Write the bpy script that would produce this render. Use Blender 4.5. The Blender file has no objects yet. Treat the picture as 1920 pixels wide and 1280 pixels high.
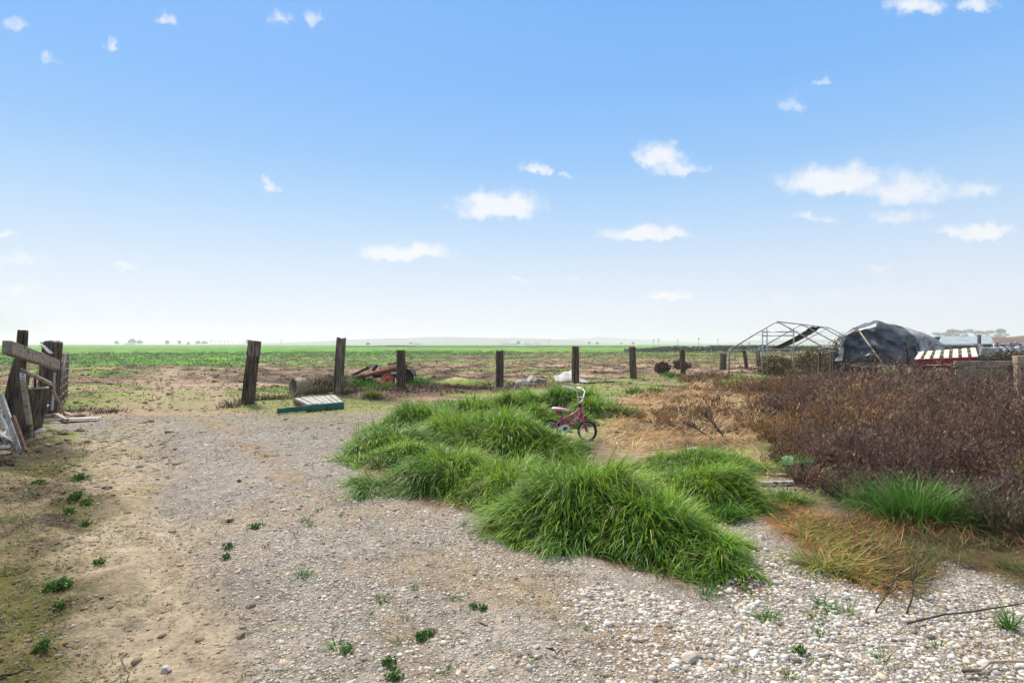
import bpy, bmesh, math, numpy as np
from mathutils import Vector, Matrix
rng = np.random.default_rng(11)
scene = bpy.context.scene
COL = scene.collection
R = math.radians
F, HOR, CH = 1066.7, 645.0, 1.5          # focal length in px of the 1920 px photograph, horizon row, eye height


def gp(px, py, z=0.0):
    d = (CH - z) * F / (py - HOR)
    return ((px - 960) / F * d, d, z)


def vp(px, py, d):
    return ((px - 960) / F * d, d, CH + (HOR - py) / F * d)


# ------------------------------------------------------------------ noise / polygons
def _h(ix, iy, s):
    n = (ix.astype(np.int64) * 374761393 + iy.astype(np.int64) * 668265263 + s * 144269504) & 0xffffffff
    n = ((n ^ (n >> 13)) * 1274126177) & 0xffffffff
    n = ((n ^ (n >> 15)) * 2246822519) & 0xffffffff
    return ((n ^ (n >> 16)) & 0xffff) / 65535.0


def vnoise(x, y, s=0):
    x = np.asarray(x, float); y = np.asarray(y, float)
    ix = np.floor(x); iy = np.floor(y)
    fx = x - ix; fy = y - iy
    fx = fx * fx * (3 - 2 * fx); fy = fy * fy * (3 - 2 * fy)
    a = _h(ix, iy, s); b = _h(ix + 1, iy, s); c = _h(ix, iy + 1, s); d = _h(ix + 1, iy + 1, s)
    return (a * (1 - fx) + b * fx) * (1 - fy) + (c * (1 - fx) + d * fx) * fy


def fbm(x, y, s=0, o=4):
    t = 0; a = 1; n = 0
    for i in range(o):
        t = t + a * vnoise(x * 2 ** i + 17.3 * i, y * 2 ** i - 9.1 * i, s + i); n += a; a *= .5
    return t / n


def sst(a, b, x):
    t = np.clip((x - a) / (b - a), 0, 1)
    return t * t * (3 - 2 * t)


def sdf(poly, x, y):
    x = np.asarray(x, float); y = np.asarray(y, float)
    dm = np.full(x.shape, 1e9); ins = np.zeros(x.shape, bool)
    n = len(poly)
    for i in range(n):
        ax, ay = poly[i][0], poly[i][1]; bx, by = poly[(i + 1) % n][0], poly[(i + 1) % n][1]
        ex, ey = bx - ax, by - ay
        t = np.clip(((x - ax) * ex + (y - ay) * ey) / (ex * ex + ey * ey + 1e-12), 0, 1)
        dm = np.minimum(dm, np.hypot(x - ax - t * ex, y - ay - t * ey))
        c = (ay > y) != (by > y)
        xi = ex * (y - ay) / (ey if abs(ey) > 1e-12 else 1e-12) + ax
        ins ^= c & (x < xi)
    return np.where(ins, dm, -dm)


def P(*pts):
    return [gp(a, b)[:2] for a, b in pts]


def soft(poly, x, y, w=.1, amp=.3, k=2.0, s=3, grow=0.0):
    d = sdf(poly, x, y) + (fbm(x * k, y * k, s, 4) - .5) * 2 * amp
    if grow: d = d + (fbm(np.asarray(x) * .45, np.asarray(y) * .45, s + 50, 4) - .5) * grow * np.maximum(0, np.asarray(y) - 3)
    return sst(-w, w, d)


# ------------------------------------------------------------------ zones of the ground (in metres, read off the photo)
GRAVEL = P((250, 1400), (420, 1290), (370, 1100), (300, 950), (240, 860), (175, 798), (160, 786), (380, 776), (560, 776), (680, 770), (780, 764),
           (760, 800), (660, 850), (840, 950), (1000, 1010), (1200, 1080), (1400, 1110), (1330, 1010), (1290, 975), (1370, 955), (1400, 905), (1420, 870), (1490, 880),
           (1520, 925), (1480, 985), (1560, 1080), (1690, 1130), (1780, 1060), (1990, 1100), (2700, 1120), (3000, 1400))
WHITE = P((1290, 990), (1380, 1000), (1560, 1085), (1700, 1130), (1800, 1080), (2000, 1110), (2700, 1130), (3000, 1400), (1300, 1400), (1180, 1220), (1050, 1110), (1150, 1090), (1330, 1130))
WHITE2 = P((560, 800), (640, 790), (650, 860), (820, 960), (1050, 1060), (1000, 1090), (760, 1010), (560, 900))
SAND = P((220, 1400), (195, 1150), (175, 950), (175, 830), (200, 795), (300, 780), (360, 1000), (430, 1200), (400, 1400))
RUT = P((960, 1400), (900, 1280), (790, 1150), (650, 990), (575, 900), (490, 815), (400, 778), (330, 778), (420, 812), (510, 900), (580, 1000), (690, 1150), (780, 1290), (820, 1400))
BARE = P((1010, 1180), (1120, 1160), (1260, 1175), (1330, 1200), (1250, 1250), (1080, 1260), (960, 1230))
MOSS = P((-900, 1400), (-900, 830), (0, 840), (60, 815), (120, 800), (165, 850), (185, 950), (190, 1050), (215, 1180), (240, 1400))
ENTRY = P((110, 800), (190, 760), (250, 735), (280, 700), (300, 690), (350, 690), (370, 715), (420, 745), (560, 775), (760, 765), (760, 790), (600, 800), (300, 810))
STRAW = P((1120, 835), (1140, 790), (1170, 760), (1200, 738), (1300, 722), (1420, 720), (1460, 760), (1440, 800), (1400, 850), (1470, 900), (1440, 905), (1300, 850), (1200, 850))
STRAWN = P((1400, 935), (1500, 945), (1620, 985), (1700, 1060), (1730, 1120), (1660, 1120), (1540, 1060), (1450, 1010))
BANK = P((640, 738), (760, 730), (940, 727), (1040, 722), (1060, 727), (900, 738), (740, 750), (660, 752))
VERGE = P((420, 742), (560, 735), (760, 722), (960, 716), (1200, 705), (1330, 700), (1330, 735), (1180, 745), (900, 752), (780, 765), (640, 758), (540, 764), (440, 768))
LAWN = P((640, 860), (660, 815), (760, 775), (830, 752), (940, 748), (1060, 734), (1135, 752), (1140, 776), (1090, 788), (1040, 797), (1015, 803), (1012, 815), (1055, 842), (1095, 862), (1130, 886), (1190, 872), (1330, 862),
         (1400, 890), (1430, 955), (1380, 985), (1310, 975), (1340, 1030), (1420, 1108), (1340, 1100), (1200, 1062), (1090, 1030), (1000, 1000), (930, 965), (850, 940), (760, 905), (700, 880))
STRAWR = P((1570, 975), (1700, 985), (1990, 985), (2600, 985), (2600, 1130), (2100, 1130), (1900, 1100), (1800, 1060), (1700, 1110), (1640, 1060))
MOUNDS = [(.55, 4.85, .70, .54, .44), (1.12, 4.28, .50, .36, .33), (1.34, 3.90, .28, .22, .17), (1.46, 3.64, .17, .15, .09), (1.78, 5.5, .52, .42, .36), (2.3, 6.9, .60, .42, .24), (-.74, 6.2, .66, .48, .37),
          (-.1, 5.65, .46, .42, .35), (-1.35, 7.05, .48, .44, .30), (-1.68, 7.8, .52, .48, .36), (-.05, 8.0, .80, .6, .44), (-.75, 8.7, .75, .6, .36), (.36, 7.75, .48, .42, .27), (-1.75, 10.9, .6, .55, .31),
          (-.75, 12.3, .75, .6, .31), (0, 12.8, .8, .6, .33), (.65, 13.2, .8, .6, .37), (1.45, 13.3, .85, .6, .42), (1.80, 12.0, .6, .5, .36), (-.1, 10.3, .85, .7, .32), (.75, 10.6, .7, .6, .28), (-1.0, 10.0, .7, .6, .28)]
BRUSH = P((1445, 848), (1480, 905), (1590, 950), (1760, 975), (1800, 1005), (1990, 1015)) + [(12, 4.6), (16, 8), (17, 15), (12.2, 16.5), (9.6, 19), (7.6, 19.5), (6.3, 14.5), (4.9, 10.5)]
SPARSE = P((1150, 800), (1180, 785), (1290, 735), (1270, 705), (1350, 690)) + [(8.2, 21), (10, 24), (14, 23), (12, 17), (6.6, 14), (4.9, 10), (3.6, 8.2)]


def zones(x, y):
    z = {}
    d = np.maximum(np.hypot(x, y), .5)
    z['gravel'] = soft(GRAVEL, x, y, .14, .35, 1.3, 3, .22)
    z['rut'] = np.maximum(soft(RUT, x, y, .16, .22, 1.4, 11), .85 * soft(BARE, x, y, .15, .25, 1.6, 12)) * sst(.30, .55, fbm(x * 1.0, y * 1.0, 14, 4))
    z['gravel'] = z['gravel'] * (1 - .6 * sst(9.5, 13.5, y + (fbm(x * .5, y * .5, 16, 3) - .5) * 5)) * (1 - .55 * z['rut'])
    z['white'] = soft(WHITE, x, y, .15, .35, 1.6, 5)
    z['white2'] = soft(WHITE2, x, y, .3, .5, 1.2, 6)
    z['sand'] = soft(SAND, x, y, .25, .40, 1.3, 7, .08)
    z['moss'] = soft(MOSS, x, y, .25, .45, 1.0, 9)
    z['entry'] = soft(ENTRY, x, y, .8, 1.0, .5, 13)
    z['straw'] = soft(STRAW, x, y, .4, .7, .9, 15)
    z['strawn'] = soft(STRAWN, x, y, .12, .2, 2, 17)
    z['strawr'] = soft(STRAWR, x, y, .12, .25, 2, 18)
    z['bank'] = soft(BANK, x, y, .3, .5, .9, 19)
    z['verge'] = soft(VERGE, x, y, .6, 1.1, .5, 21)
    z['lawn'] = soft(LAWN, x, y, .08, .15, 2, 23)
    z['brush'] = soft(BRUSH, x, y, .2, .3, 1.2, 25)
    z['sparse'] = soft(SPARSE, x, y, .5, .8, .7, 27)
    # tilled soil against new green in the field, boundaries in metres of distance
    bx = np.interp(x / np.maximum(y, 1), [-.9, -.5, -.42, 0, .3, .9], [40, 43, 62, 76, 95, 120])
    n = (fbm(x * .045, y * .11, 31, 5) - .5) * 2
    z['green'] = sst(-.18, .22, (y - bx) / bx + n * .95)
    n2 = fbm(x * .10, y * .32, 33, 5)
    z['patch'] = sst(.50, .62, n2 + .06 * sst(26, 17, y) - .10 * sst(24, 30, y) * sst(75, 55, y))
    cx_ = np.interp(y, [2, 4, 8, 14, 20, 40], [-.9, -1.6, -4.2, -8.2, -11.6, -23]) + (fbm(y * .2, y * 0, 29, 2) - .5) * 1.2
    z['track'] = np.maximum(np.exp(-((x - cx_ - .8) / .30) ** 2), np.exp(-((x - cx_ + .8) / .30) ** 2)) * sst(11, 15, y) * sst(48, 30, y)
    return z


def lin(r, g, b):
    f = lambda c: (c / 255 / 12.92) if c / 255 <= .04045 else ((c / 255 + .055) / 1.055) ** 2.4
    return np.array([f(r), f(g), f(b)])


def ground_colour(x, y, z):
    """albedo of the soil itself at each point"""
    N = x.shape[0]
    def mix(c, col, m):
        return c * (1 - m[:, None]) + np.asarray(col)[None, :] * m[:, None]
    a = fbm(x * .35, y * .6, 41, 5); b = fbm(x * 1.7, y * 2.2, 43, 4)
    bd_ = sst(.38, .62, fbm(x * .012 + 3, y * .16, 48, 3)); soil = np.array([.150, .099, .062])[None, :] * (.55 + .9 * a)[:, None]
    soil = mix(soil, (.25, .18, .115), sst(.5, .7, fbm(x * .12, y * .35, 45, 5)) * .7)
    olive = np.array([.150, .150, .040])[None, :] * (.6 + .8 * b)[:, None]
    green = np.array([.075, .215, .010])[None, :] * (.5 + 1.0 * fbm(x * .09, y * .16, 47, 5))[:, None]
    green = mix(green, (.20, .24, .05), sst(.52, .7, fbm(x * .05, y * .12, 49, 4)) * .6)
    cl_ = fbm(x * .85, y * 1.3, 44, 4); soil = soil * ((.35 + 1.3 * sst(.3, .7, cl_)) * (1.2 - .55 * bd_))[:, None]; olive = olive * (.4 + 1.2 * sst(.3, .7, cl_))[:, None]; green = green * (.6 + .8 * sst(.3, .7, fbm(x * .3, y * .5, 46, 4)))[:, None]
    c = soil
    pm = z['patch'] * (1 - sst(60, 90, y))
    c = c * (1 - pm[:, None]) + (olive * .55 + green * .45) * pm[:, None]
    c = c * (1 - z['green'][:, None]) + green * z['green'][:, None]
    yel = sst(.45, .62, fbm(x * .03, y * .10, 51, 4)) * sst(40, 60, y) * sst(190, 120, y) * sst(-.3, .1, x / np.maximum(y, 1))
    c = mix(c, (.29, .26, .07), yel * .8)
    near = sst(24, 15, y + (fbm(x * .3, y * .3, 53) - .5) * 8)
    c = mix(c, (.25, .17, .10) , near * .45 * sst(.3, .6, fbm(x * .9, y * 1.4, 54, 4)))
    c = mix(c, (.22, .23, .075), z['verge'] * sst(.38, .6, fbm(x * .7, y * .9, 55, 4)) * .95)
    c = mix(c, (.31, .225, .145), z['entry'] * (.35 + .55 * sst(.4, .62, fbm(x * .5, y * .8, 56, 4))))
    c = mix(c, (.33, .24, .155), z['track'] * .7)
    c = mix(c, (.10, .062, .04), z['bank'] * .9)
    m = z['moss']
    mo = np.array([.054, .041, .021])[None, :] * (.45 + 1.1 * b)[:, None]
    mo = mix(mo, (.090, .085, .016), sst(.45, .66, fbm(x * 1.1, y * 1.1, 57, 4)) * .8)
    mo = mix(mo, (.22, .165, .095), sst(.55, .7, fbm(x * 1.6, y * 1.6, 59, 4)) * .8)
    c = c * (1 - m[:, None]) + mo * m[:, None]
    c = mix(c, (.345, .27, .185), z['sand'] * (.6 + .4 * b))
    c = mix(c, (.25, .19, .085), z['sand'] * sst(.5, .68, fbm(x * .9, y * .7, 61, 5)) * .6)
    g = z['gravel'] * (1 - .55 * z['sand'])
    gc = np.array([.28, .235, .185])[None, :] * (.55 + .75 * fbm(x * 1.3, y * 1.1, 63, 4))[:, None]
    gc = mix(gc, (.29, .20, .11), sst(.53, .68, fbm(x * .8, y * .8, 65, 4)) * .6)
    c = c * (1 - g[:, None]) + gc * g[:, None]
    c = mix(c, (.27, .19, .12), z['rut'] * .75)
    c = mix(c, (.36, .24, .115), z['straw'] * (1 - z['sparse'] * .4) * .9)
    c = mix(c, (.19, .085, .03), z['strawn'] * .8)
    c = mix(c, (.13, .07, .035), z['strawr'] * .85)
    c = mix(c, (.12, .075, .045), z['sparse'] * (.45 + .4 * sst(.4, .6, fbm(x, y, 67))))
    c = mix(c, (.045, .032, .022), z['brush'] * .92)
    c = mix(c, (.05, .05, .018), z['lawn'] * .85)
    return np.clip(c, .01, .8), np.clip(g, 0, 1)


def ground_z(x, y):
    x = np.asarray(x, float); y = np.asarray(y, float)
    d = np.hypot(x, y)
    h = (fbm(x * 2.2, y * 2.2, 71, 4) - .5) * .035 * sst(.5, 2, d)
    h = h + (fbm(x * .25, y * .25, 73, 3) - .5) * .10 * sst(3, 10, d) * sst(60, 25, d)
    mo = soft(MOSS, x, y, .4, .3, 1, 9)
    h = h + mo * ((fbm(x * 2.6, y * 2.6, 75, 5) - .42) * .20) + (fbm(x * 9, y * 9, 76, 3) - .5) * .022 * sst(1, 2, d) * sst(9, 5, d)
    for (mx, my, rx, ry, H_) in MOUNDS:
        h = h + np.clip(1 - ((x - mx) / rx) ** 2 - ((y - my) / ry) ** 2, 0, 1) * H_ * .58
    field = sst(14, 24, y + x * -.5 * (x > 0)) * sst(3500, 300, d)
    rough = (fbm(x * .9, y * 1.5, 79, 4) - .5) * .40 * sst(140, 45, d)
    h = h + field * rough * (1 - .7 * soft(ENTRY, x, y, 1, 1, .5, 13))
    h = h + soft(BANK, x, y, .4, .5, .9, 19) * .10
    # wheel ruts of the drive
    for off in (-.75, .75):
        cx = np.interp(y, [2, 4, 8, 14, 20, 40], [-.9, -1.6, -4.2, -8.2, -11.6, -23]) + off
        h = h - .03 * np.exp(-((x - cx) / .22) ** 2) * sst(40, 25, y) * sst(1.5, 3, y)
    return h


# ------------------------------------------------------------------ mesh helpers
def mesh_np(name, V, faces, mat, colr=None, smooth=True, k=4, extra=None):
    """V (n,3); faces (m,k) int"""
    me = bpy.data.meshes.new(name)
    V = np.ascontiguousarray(V, np.float32); faces = np.ascontiguousarray(faces, np.int32)
    k = faces.shape[1]
    me.vertices.add(len(V)); me.vertices.foreach_set('co', V.ravel())
    me.loops.add(faces.size); me.loops.foreach_set('vertex_index', faces.ravel())
    me.polygons.add(len(faces)); me.polygons.foreach_set('loop_start', np.arange(0, faces.size, k, dtype=np.int32))
    if colr is not None:
        a = me.attributes.new('col', 'FLOAT_COLOR', 'POINT')
        c = np.ones((len(V), 4), np.float32); c[:, :3] = colr
        a.data.foreach_set('color', c.ravel())
    for nm, arr in (extra or {}).items():
        a = me.attributes.new(nm, 'FLOAT', 'POINT'); a.data.foreach_set('value', np.ascontiguousarray(arr, np.float32))
    if smooth:
        me.polygons.foreach_set('use_smooth', np.ones(len(faces), bool))
    me.update(calc_edges=True)
    if mat: me.materials.append(mat)
    o = bpy.data.objects.new(name, me); COL.objects.link(o)
    return o


def tag(o, label=None, cat=None, group=None, kind=None):
    if label: o['label'] = label
    if cat: o['category'] = cat
    if group: o['group'] = group
    if kind: o['kind'] = kind
    return o


def thing(name, loc, label, cat, group=None, rot=(0, 0, 0)):
    o = bpy.data.objects.new(name, None); COL.objects.link(o)
    o.location = loc; o.rotation_euler = rot; o.empty_display_size = .2
    return tag(o, label, cat, group)


def copy_tree(o, parent=None):
    c = o.copy(); COL.objects.link(c); c.parent = parent
    for ch in o.children: copy_tree(ch, c)
    return c


class MB:
    def __init__(self): self.v = []; self.f = []
    def add(self, vs, fs):
        b = len(self.v); self.v += [tuple(p) for p in vs]; self.f += [tuple(i + b for i in q) for q in fs]
    def box(self, c, s, m=None, taper=1.0):
        x, y, z = s[0] / 2, s[1] / 2, s[2] / 2
        vs = [Vector((i * x * (taper if k > 0 else 1), j * y * (taper if k > 0 else 1), k * z)) for k in (-1, 1) for j in (-1, 1) for i in (-1, 1)]
        if m is not None: vs = [m @ p for p in vs]
        self.add([p + Vector(c) for p in vs], [(0, 2, 3, 1), (4, 5, 7, 6), (0, 1, 5, 4), (2, 6, 7, 3), (0, 4, 6, 2), (1, 3, 7, 5)])
        return self
    def bar(self, a, b, w, h, up=(0, 0, 1)):
        a = Vector(a); b = Vector(b); t = (b - a); L = t.length; t.normalize()
        u = Vector(up); s = t.cross(u)
        if s.length < 1e-4: s = t.cross(Vector((1, 0, 0)))
        s.normalize(); u = s.cross(t)
        m = Matrix((s, t, u)).transposed()
        return self.box((a + b) / 2, (w, L, h), m)
    def tube(self, pts, r, n=8, cap=True, closed=False):
        pts = [Vector(p) for p in pts]; rs = r if isinstance(r, (list, tuple)) else [r] * len(pts)
        rings = []; N = len(pts); prev = None
        for i, p in enumerate(pts):
            if closed: t = pts[(i + 1) % N] - pts[i - 1]
            else: t = pts[min(i + 1, N - 1)] - pts[max(i - 1, 0)]
            t.normalize()
            if prev is None:
                prev = t.cross(Vector((0, 0, 1)))
                if prev.length < 1e-3: prev = t.cross(Vector((1, 0, 0)))
            s = prev - t * prev.dot(t)
            if s.length < 1e-5: s = t.cross(Vector((1, 0, 0)))
            s.normalize(); prev = s; u = t.cross(s)
            rings.append([p + (s * math.cos(2 * math.pi * k / n) + u * math.sin(2 * math.pi * k / n)) * rs[i] for k in range(n)])
        vs = [q for g in rings for q in g]; fs = []
        M = N if closed else N - 1
        for i in range(M):
            j = (i + 1) % N
            for k in range(n):
                fs.append((i * n + k, i * n + (k + 1) % n, j * n + (k + 1) % n, j * n + k))
        if cap and not closed:
            fs.append(tuple(range(n))[::-1]); fs.append(tuple((N - 1) * n + k for k in range(n)))
        self.add(vs, fs); return self
    def build(self, name, mat, parent=None, org=(0, 0, 0), smooth=False, bevel=0):
        me = bpy.data.meshes.new(name); o_ = Vector(org)
        me.from_pydata([tuple(Vector(p) - o_) for p in self.v], [], self.f)
        bm = bmesh.new(); bm.from_mesh(me)
        bmesh.ops.recalc_face_normals(bm, faces=bm.faces)
        if bevel: bmesh.ops.bevel(bm, geom=bm.edges[:], offset=bevel, segments=1, affect='EDGES', clamp_overlap=True)
        bm.to_mesh(me); bm.free()
        if smooth: me.polygons.foreach_set('use_smooth', [True] * len(me.polygons))
        if mat: me.materials.append(mat)
        o = bpy.data.objects.new(name, me); COL.objects.link(o)
        if parent: o.parent = parent
        return o


# ------------------------------------------------------------------ materials
class NT:
    def __init__(self, nt): self.nt = nt
    def n(self, typ, ins=None, **kw):
        nd = self.nt.nodes.new(typ)
        for k, v in kw.items(): setattr(nd, k, v)
        for k, v in (ins or {}).items():
            if isinstance(v, bpy.types.NodeSocket): self.nt.links.new(v, nd.inputs[k])
            else: nd.inputs[k].default_value = v
        return nd
    def math(self, op, a, b=0.0, c=None):
        ins = {0: a, 1: b}
        if c is not None: ins[2] = c
        return self.n('ShaderNodeMath', ins, operation=op).outputs[0]
    def vm(self, op, a, b=None):
        ins = {0: a}
        if b is not None: ins[1] = b
        nd = self.n('ShaderNodeVectorMath', ins, operation=op)
        return nd.outputs['Value'] if op in ('LENGTH', 'DOT_PRODUCT') else nd.outputs[0]
    def mapr(self, v, a, b, c=0.0, d=1.0, smooth=True):
        return self.n('ShaderNodeMapRange', {0: v, 1: a, 2: b, 3: c, 4: d}, interpolation_type='SMOOTHSTEP' if smooth else 'LINEAR').outputs[0]
    def mix(self, f, a, b, blend='MIX'):
        return self.n('ShaderNodeMix', {0: f, 6: a, 7: b}, data_type='RGBA', blend_type=blend).outputs[2]
    def ramp(self, v, stops):
        nd = self.n('ShaderNodeValToRGB', {0: v}); e = nd.color_ramp.elements
        while len(e) < len(stops): e.new(.5)
        for el, (p, c) in zip(e, stops): el.position = p; el.color = (*c, 1)
        return nd.outputs[0]
    def noise(self, vec, sc, det=4, rough=.6, dist=0):
        return self.n('ShaderNodeTexNoise', {'Vector': vec, 'Scale': sc, 'Detail': det, 'Roughness': rough, 'Distortion': dist}).outputs[0]


def new_mat(name):
    m = bpy.data.materials.new(name); m.use_nodes = True
    nt = m.node_tree; nt.nodes.clear(); t = NT(nt)
    out = t.n('ShaderNodeOutputMaterial')
    return m, t, out


def attr_mat(name, rough=.6, trans=0.0, spec=.5):
    m, t, out = new_mat(name)
    a = t.n('ShaderNodeAttribute', attribute_name='col').outputs['Color']
    b = t.n('ShaderNodeBsdfPrincipled', {'Base Color': a, 'Roughness': rough, 'Specular IOR Level': spec})
    if trans:
        tr = t.n('ShaderNodeBsdfTranslucent', {'Color': a})
        mx = t.n('ShaderNodeMixShader', {0: trans, 1: b.outputs[0], 2: tr.outputs[0]})
        t.nt.links.new(mx.outputs[0], out.inputs[0])
    else: t.nt.links.new(b.outputs[0], out.inputs[0])
    return m


def simple_mat(name, c1, c2=None, sc=8, rough=.7, stretch=(1, 1, 1), bump=.3, c3=None, metal=0.0, th=(.35, .65), det=6, spec=None, bdist=.01):
    spec = spec if spec is not None else (.5 if rough < .6 else .15)
    """noise-mottled surface in object space; c3 adds a third, sparser stain colour"""
    m, t, out = new_mat(name)
    co = t.n('ShaderNodeTexCoord').outputs['Object']
    mp = t.n('ShaderNodeMapping', {'Vector': co, 'Scale': stretch}).outputs[0]
    n1 = t.noise(mp, sc, det, .65, .3)
    c2 = c2 or tuple(x * .6 for x in c1)
    col = t.mix(t.mapr(n1, th[0], th[1]), (*c1, 1), (*c2, 1))
    if c3:
        n2 = t.noise(t.vm('ADD', mp, (3.1, 7.7, 1.3)), sc * .45, 5, .7)
        col = t.mix(t.mapr(n2, .52, .64), col, (*c3, 1))
    n3 = t.noise(mp, sc * 5, 3, .6)
    b = t.n('ShaderNodeBsdfPrincipled', {'Base Color': col, 'Roughness': rough, 'Metallic': metal, 'Specular IOR Level': spec})
    if bump:
        h = t.math('ADD', n1, t.math('MULTIPLY', n3, .4))
        bp = t.n('ShaderNodeBump', {'Strength': bump, 'Distance': bdist, 'Height': h})
        t.nt.links.new(bp.outputs[0], b.inputs['Normal'])
    t.nt.links.new(b.outputs[0], out.inputs[0])
    return m


M = {}
M['tie'] = simple_mat('weathered_tie_wood', (.038, .027, .020), (.17, .125, .09), 9, .85, (3, 3, .22), .9, (.014, .011, .010), bdist=.02)
M['tie_grey'] = simple_mat('grey_tie_wood', (.07, .05, .037), (.27, .22, .17), 9, .85, (3, 3, .22), .9, (.03, .024, .02), bdist=.02)
M['tie_moss'] = simple_mat('mossy_tie_wood', (.045, .035, .026), (.16, .135, .08), 9, .85, (3, 3, .22), .9, (.10, .105, .035), bdist=.02)
M['plank'] = simple_mat('old_plank', (.17, .125, .085), (.34, .29, .23), 10, .85, (3, .22, 3), .8, (.055, .04, .028), bdist=.012)
M['board_grey'] = simple_mat('grey_board', (.22, .195, .165), (.42, .40, .37), 9, .85, (3, 3, .3), .6, (.10, .08, .065), bdist=.01)
M['board_white'] = simple_mat('peeling_white_board', (.50, .48, .44), (.68, .66, .61), 8, .7, (2, 2, .5), .4, (.25, .20, .15), bdist=.006)
M['board_brown'] = simple_mat('brown_board', (.10, .055, .032), (.20, .125, .08), 9, .85, (3, 3, .3), .6, (.04, .025, .018), bdist=.01)
M['stick'] = simple_mat('bare_stick', (.30, .235, .17), (.48, .40, .32), 12, .8, (1, 1, 1), .4, (.10, .07, .05), bdist=.006)
M['green_paint'] = simple_mat('faded_green_paint', (.022, .105, .078), (.035, .15, .11), 6, .65, (1, 1, 1), .3, (.012, .05, .04), bdist=.006)
M['deck'] = simple_mat('bleached_deck_board', (.30, .30, .275), (.44, .43, .40), 8, .8, (4, .3, 3), .4, (.22, .20, .17), bdist=.006)
M['concrete'] = simple_mat('old_concrete', (.30, .225, .15), (.42, .335, .24), 5, .9, (1, 1, 1), .5, (.14, .10, .065), bdist=.012)
M['rust'] = simple_mat('rusty_iron', (.115, .045, .028), (.24, .10, .065), 9, .75, (1, 1, 1), .5, (.045, .026, .022), bdist=.006)
M['rust_red'] = simple_mat('faded_red_iron', (.36, .095, .06), (.46, .16, .10), 7, .65, (1, 1, 1), .4, (.13, .05, .035), bdist=.006)
M['iron_dark'] = simple_mat('dark_iron', (.030, .024, .024), (.075, .06, .055), 9, .7, (1, 1, 1), .5, (.09, .045, .03), bdist=.006)
M['orange'] = simple_mat('orange_rim_paint', (.72, .17, .075), (.80, .25, .13), 7, .5, (1, 1, 1), .2, (.45, .10, .05), bdist=.004)
M['red_hub'] = simple_mat('red_hub_paint', (.30, .02, .015), (.4, .04, .03), 9, .5)
M['rubber'] = simple_mat('black_rubber', (.016, .015, .015), (.035, .033, .032), 20, .75, bump=.3)
M['galv'] = simple_mat('galvanised_tube', (.34, .35, .36), (.50, .51, .52), 8, .4, (1, 1, .4), .1, (.22, .20, .18), metal=.6)
M['gate_metal'] = simple_mat('rusted_gate_tube', (.14, .095, .075), (.30, .26, .24), 8, .6, (1, 1, .4), .2, (.12, .06, .045), metal=.2)
M['shade'] = simple_mat('black_shade_cloth', (.012, .013, .014), (.03, .032, .034), 14, .8, (1, 1, 1), .3)
M['sheet'] = simple_mat('pale_sheet_metal', (.35, .35, .34), (.48, .48, .46), 4, .6, (1, 1, 1), .2, (.34, .30, .26), bdist=.01)
M['rock'] = simple_mat('pale_rock', (.38, .33, .28), (.56, .52, .47), 7, .9, (1, 1, 1), .8, (.26, .2, .15), bdist=.02)
M['rock_dark'] = simple_mat('brown_rock', (.17, .125, .085), (.33, .27, .205), 7, .9, (1, 1, 1), .8, (.11, .085, .06), bdist=.02)
M['tarp'] = simple_mat('dark_blue_tarp', (.05, .06, .068), (.11, .125, .138), 5, .38, (1, 1, 1), .30, None, spec=.32, bdist=.02)
M['tarp_grey'] = simple_mat('grey_tarp', (.32, .30, .275), (.44, .415, .385), 4, .5, (1, 1, 1), .3, (.16, .15, .145), bdist=.02)
M['red_paint'] = simple_mat('dark_red_paint', (.24, .018, .026), (.31, .032, .04), 8, .6, (1, 1, 1), .2, (.16, .012, .018))
M['cream'] = simple_mat('cream_slat', (.62, .54, .42), (.72, .66, .55), 8, .75, (3, .4, 3), .3, (.48, .40, .29))
M['timber'] = simple_mat('weathered_timber', (.24, .19, .125), (.40, .33, .24), 7, .85, (.3, 3, 3), .6, (.15, .145, .085), bdist=.012)
M['timber_new'] = simple_mat('pale_timber', (.42, .31, .2), (.52, .41, .28), 8, .8, (2, 2, .5), .3)
M['roof'] = simple_mat('pale_roof_sheet', (.27, .33, .355), (.33, .39, .41), 2, .7, (1, 1, 1), .1, (.24, .22, .20))
M['wall_dark'] = simple_mat('dark_shed_wall', (.06, .06, .065), (.14, .14, .145), 1.5, .8)
M['white_wall'] = simple_mat('white_house_wall', (.72, .73, .74), (.8, .8, .8), .2, .7, bump=0)
M['far_roof'] = simple_mat('grey_house_roof', (.28, .27, .28), (.36, .35, .36), .2, .7, bump=0)
M['pink'] = simple_mat('magenta_paint', (.56, .012, .17), (.60, .02, .20), 6, .35, bump=.05)
M['pink_light'] = simple_mat('pale_pink_vinyl', (.80, .42, .55), (.84, .52, .63), 6, .5, bump=.05)
M['white_plastic'] = simple_mat('white_plastic', (.72, .71, .66), (.80, .79, .75), 8, .45, bump=.05, c3=(.58, .55, .46))
M['black_plastic'] = simple_mat('black_plastic', (.015, .015, .017), (.03, .03, .032), 8, .5, bump=.05)
M['steel'] = simple_mat('dull_steel', (.38, .38, .38), (.5, .5, .5), 8, .35, metal=.8, bump=.05)
M['bark'] = simple_mat('bark', (.09, .07, .05), (.16, .13, .1), 5, .9, (2, 2, .4), .5)
M['twig'] = simple_mat('dead_twig', (.055, .04, .032), (.14, .11, .085), 10, .85, bump=.2)
M['grass'] = attr_mat('grass_blade', .5, .30, .22)
M['straw'] = attr_mat('dry_blade', .7, .2, .15)
M['brush'] = attr_mat('dry_brush', .8, .2, .1)
M['leaf'] = attr_mat('leaf', .6, .25, .2)
M['stone'] = attr_mat('gravel_stone', .9, 0, .12)
EXPO = .45
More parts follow.
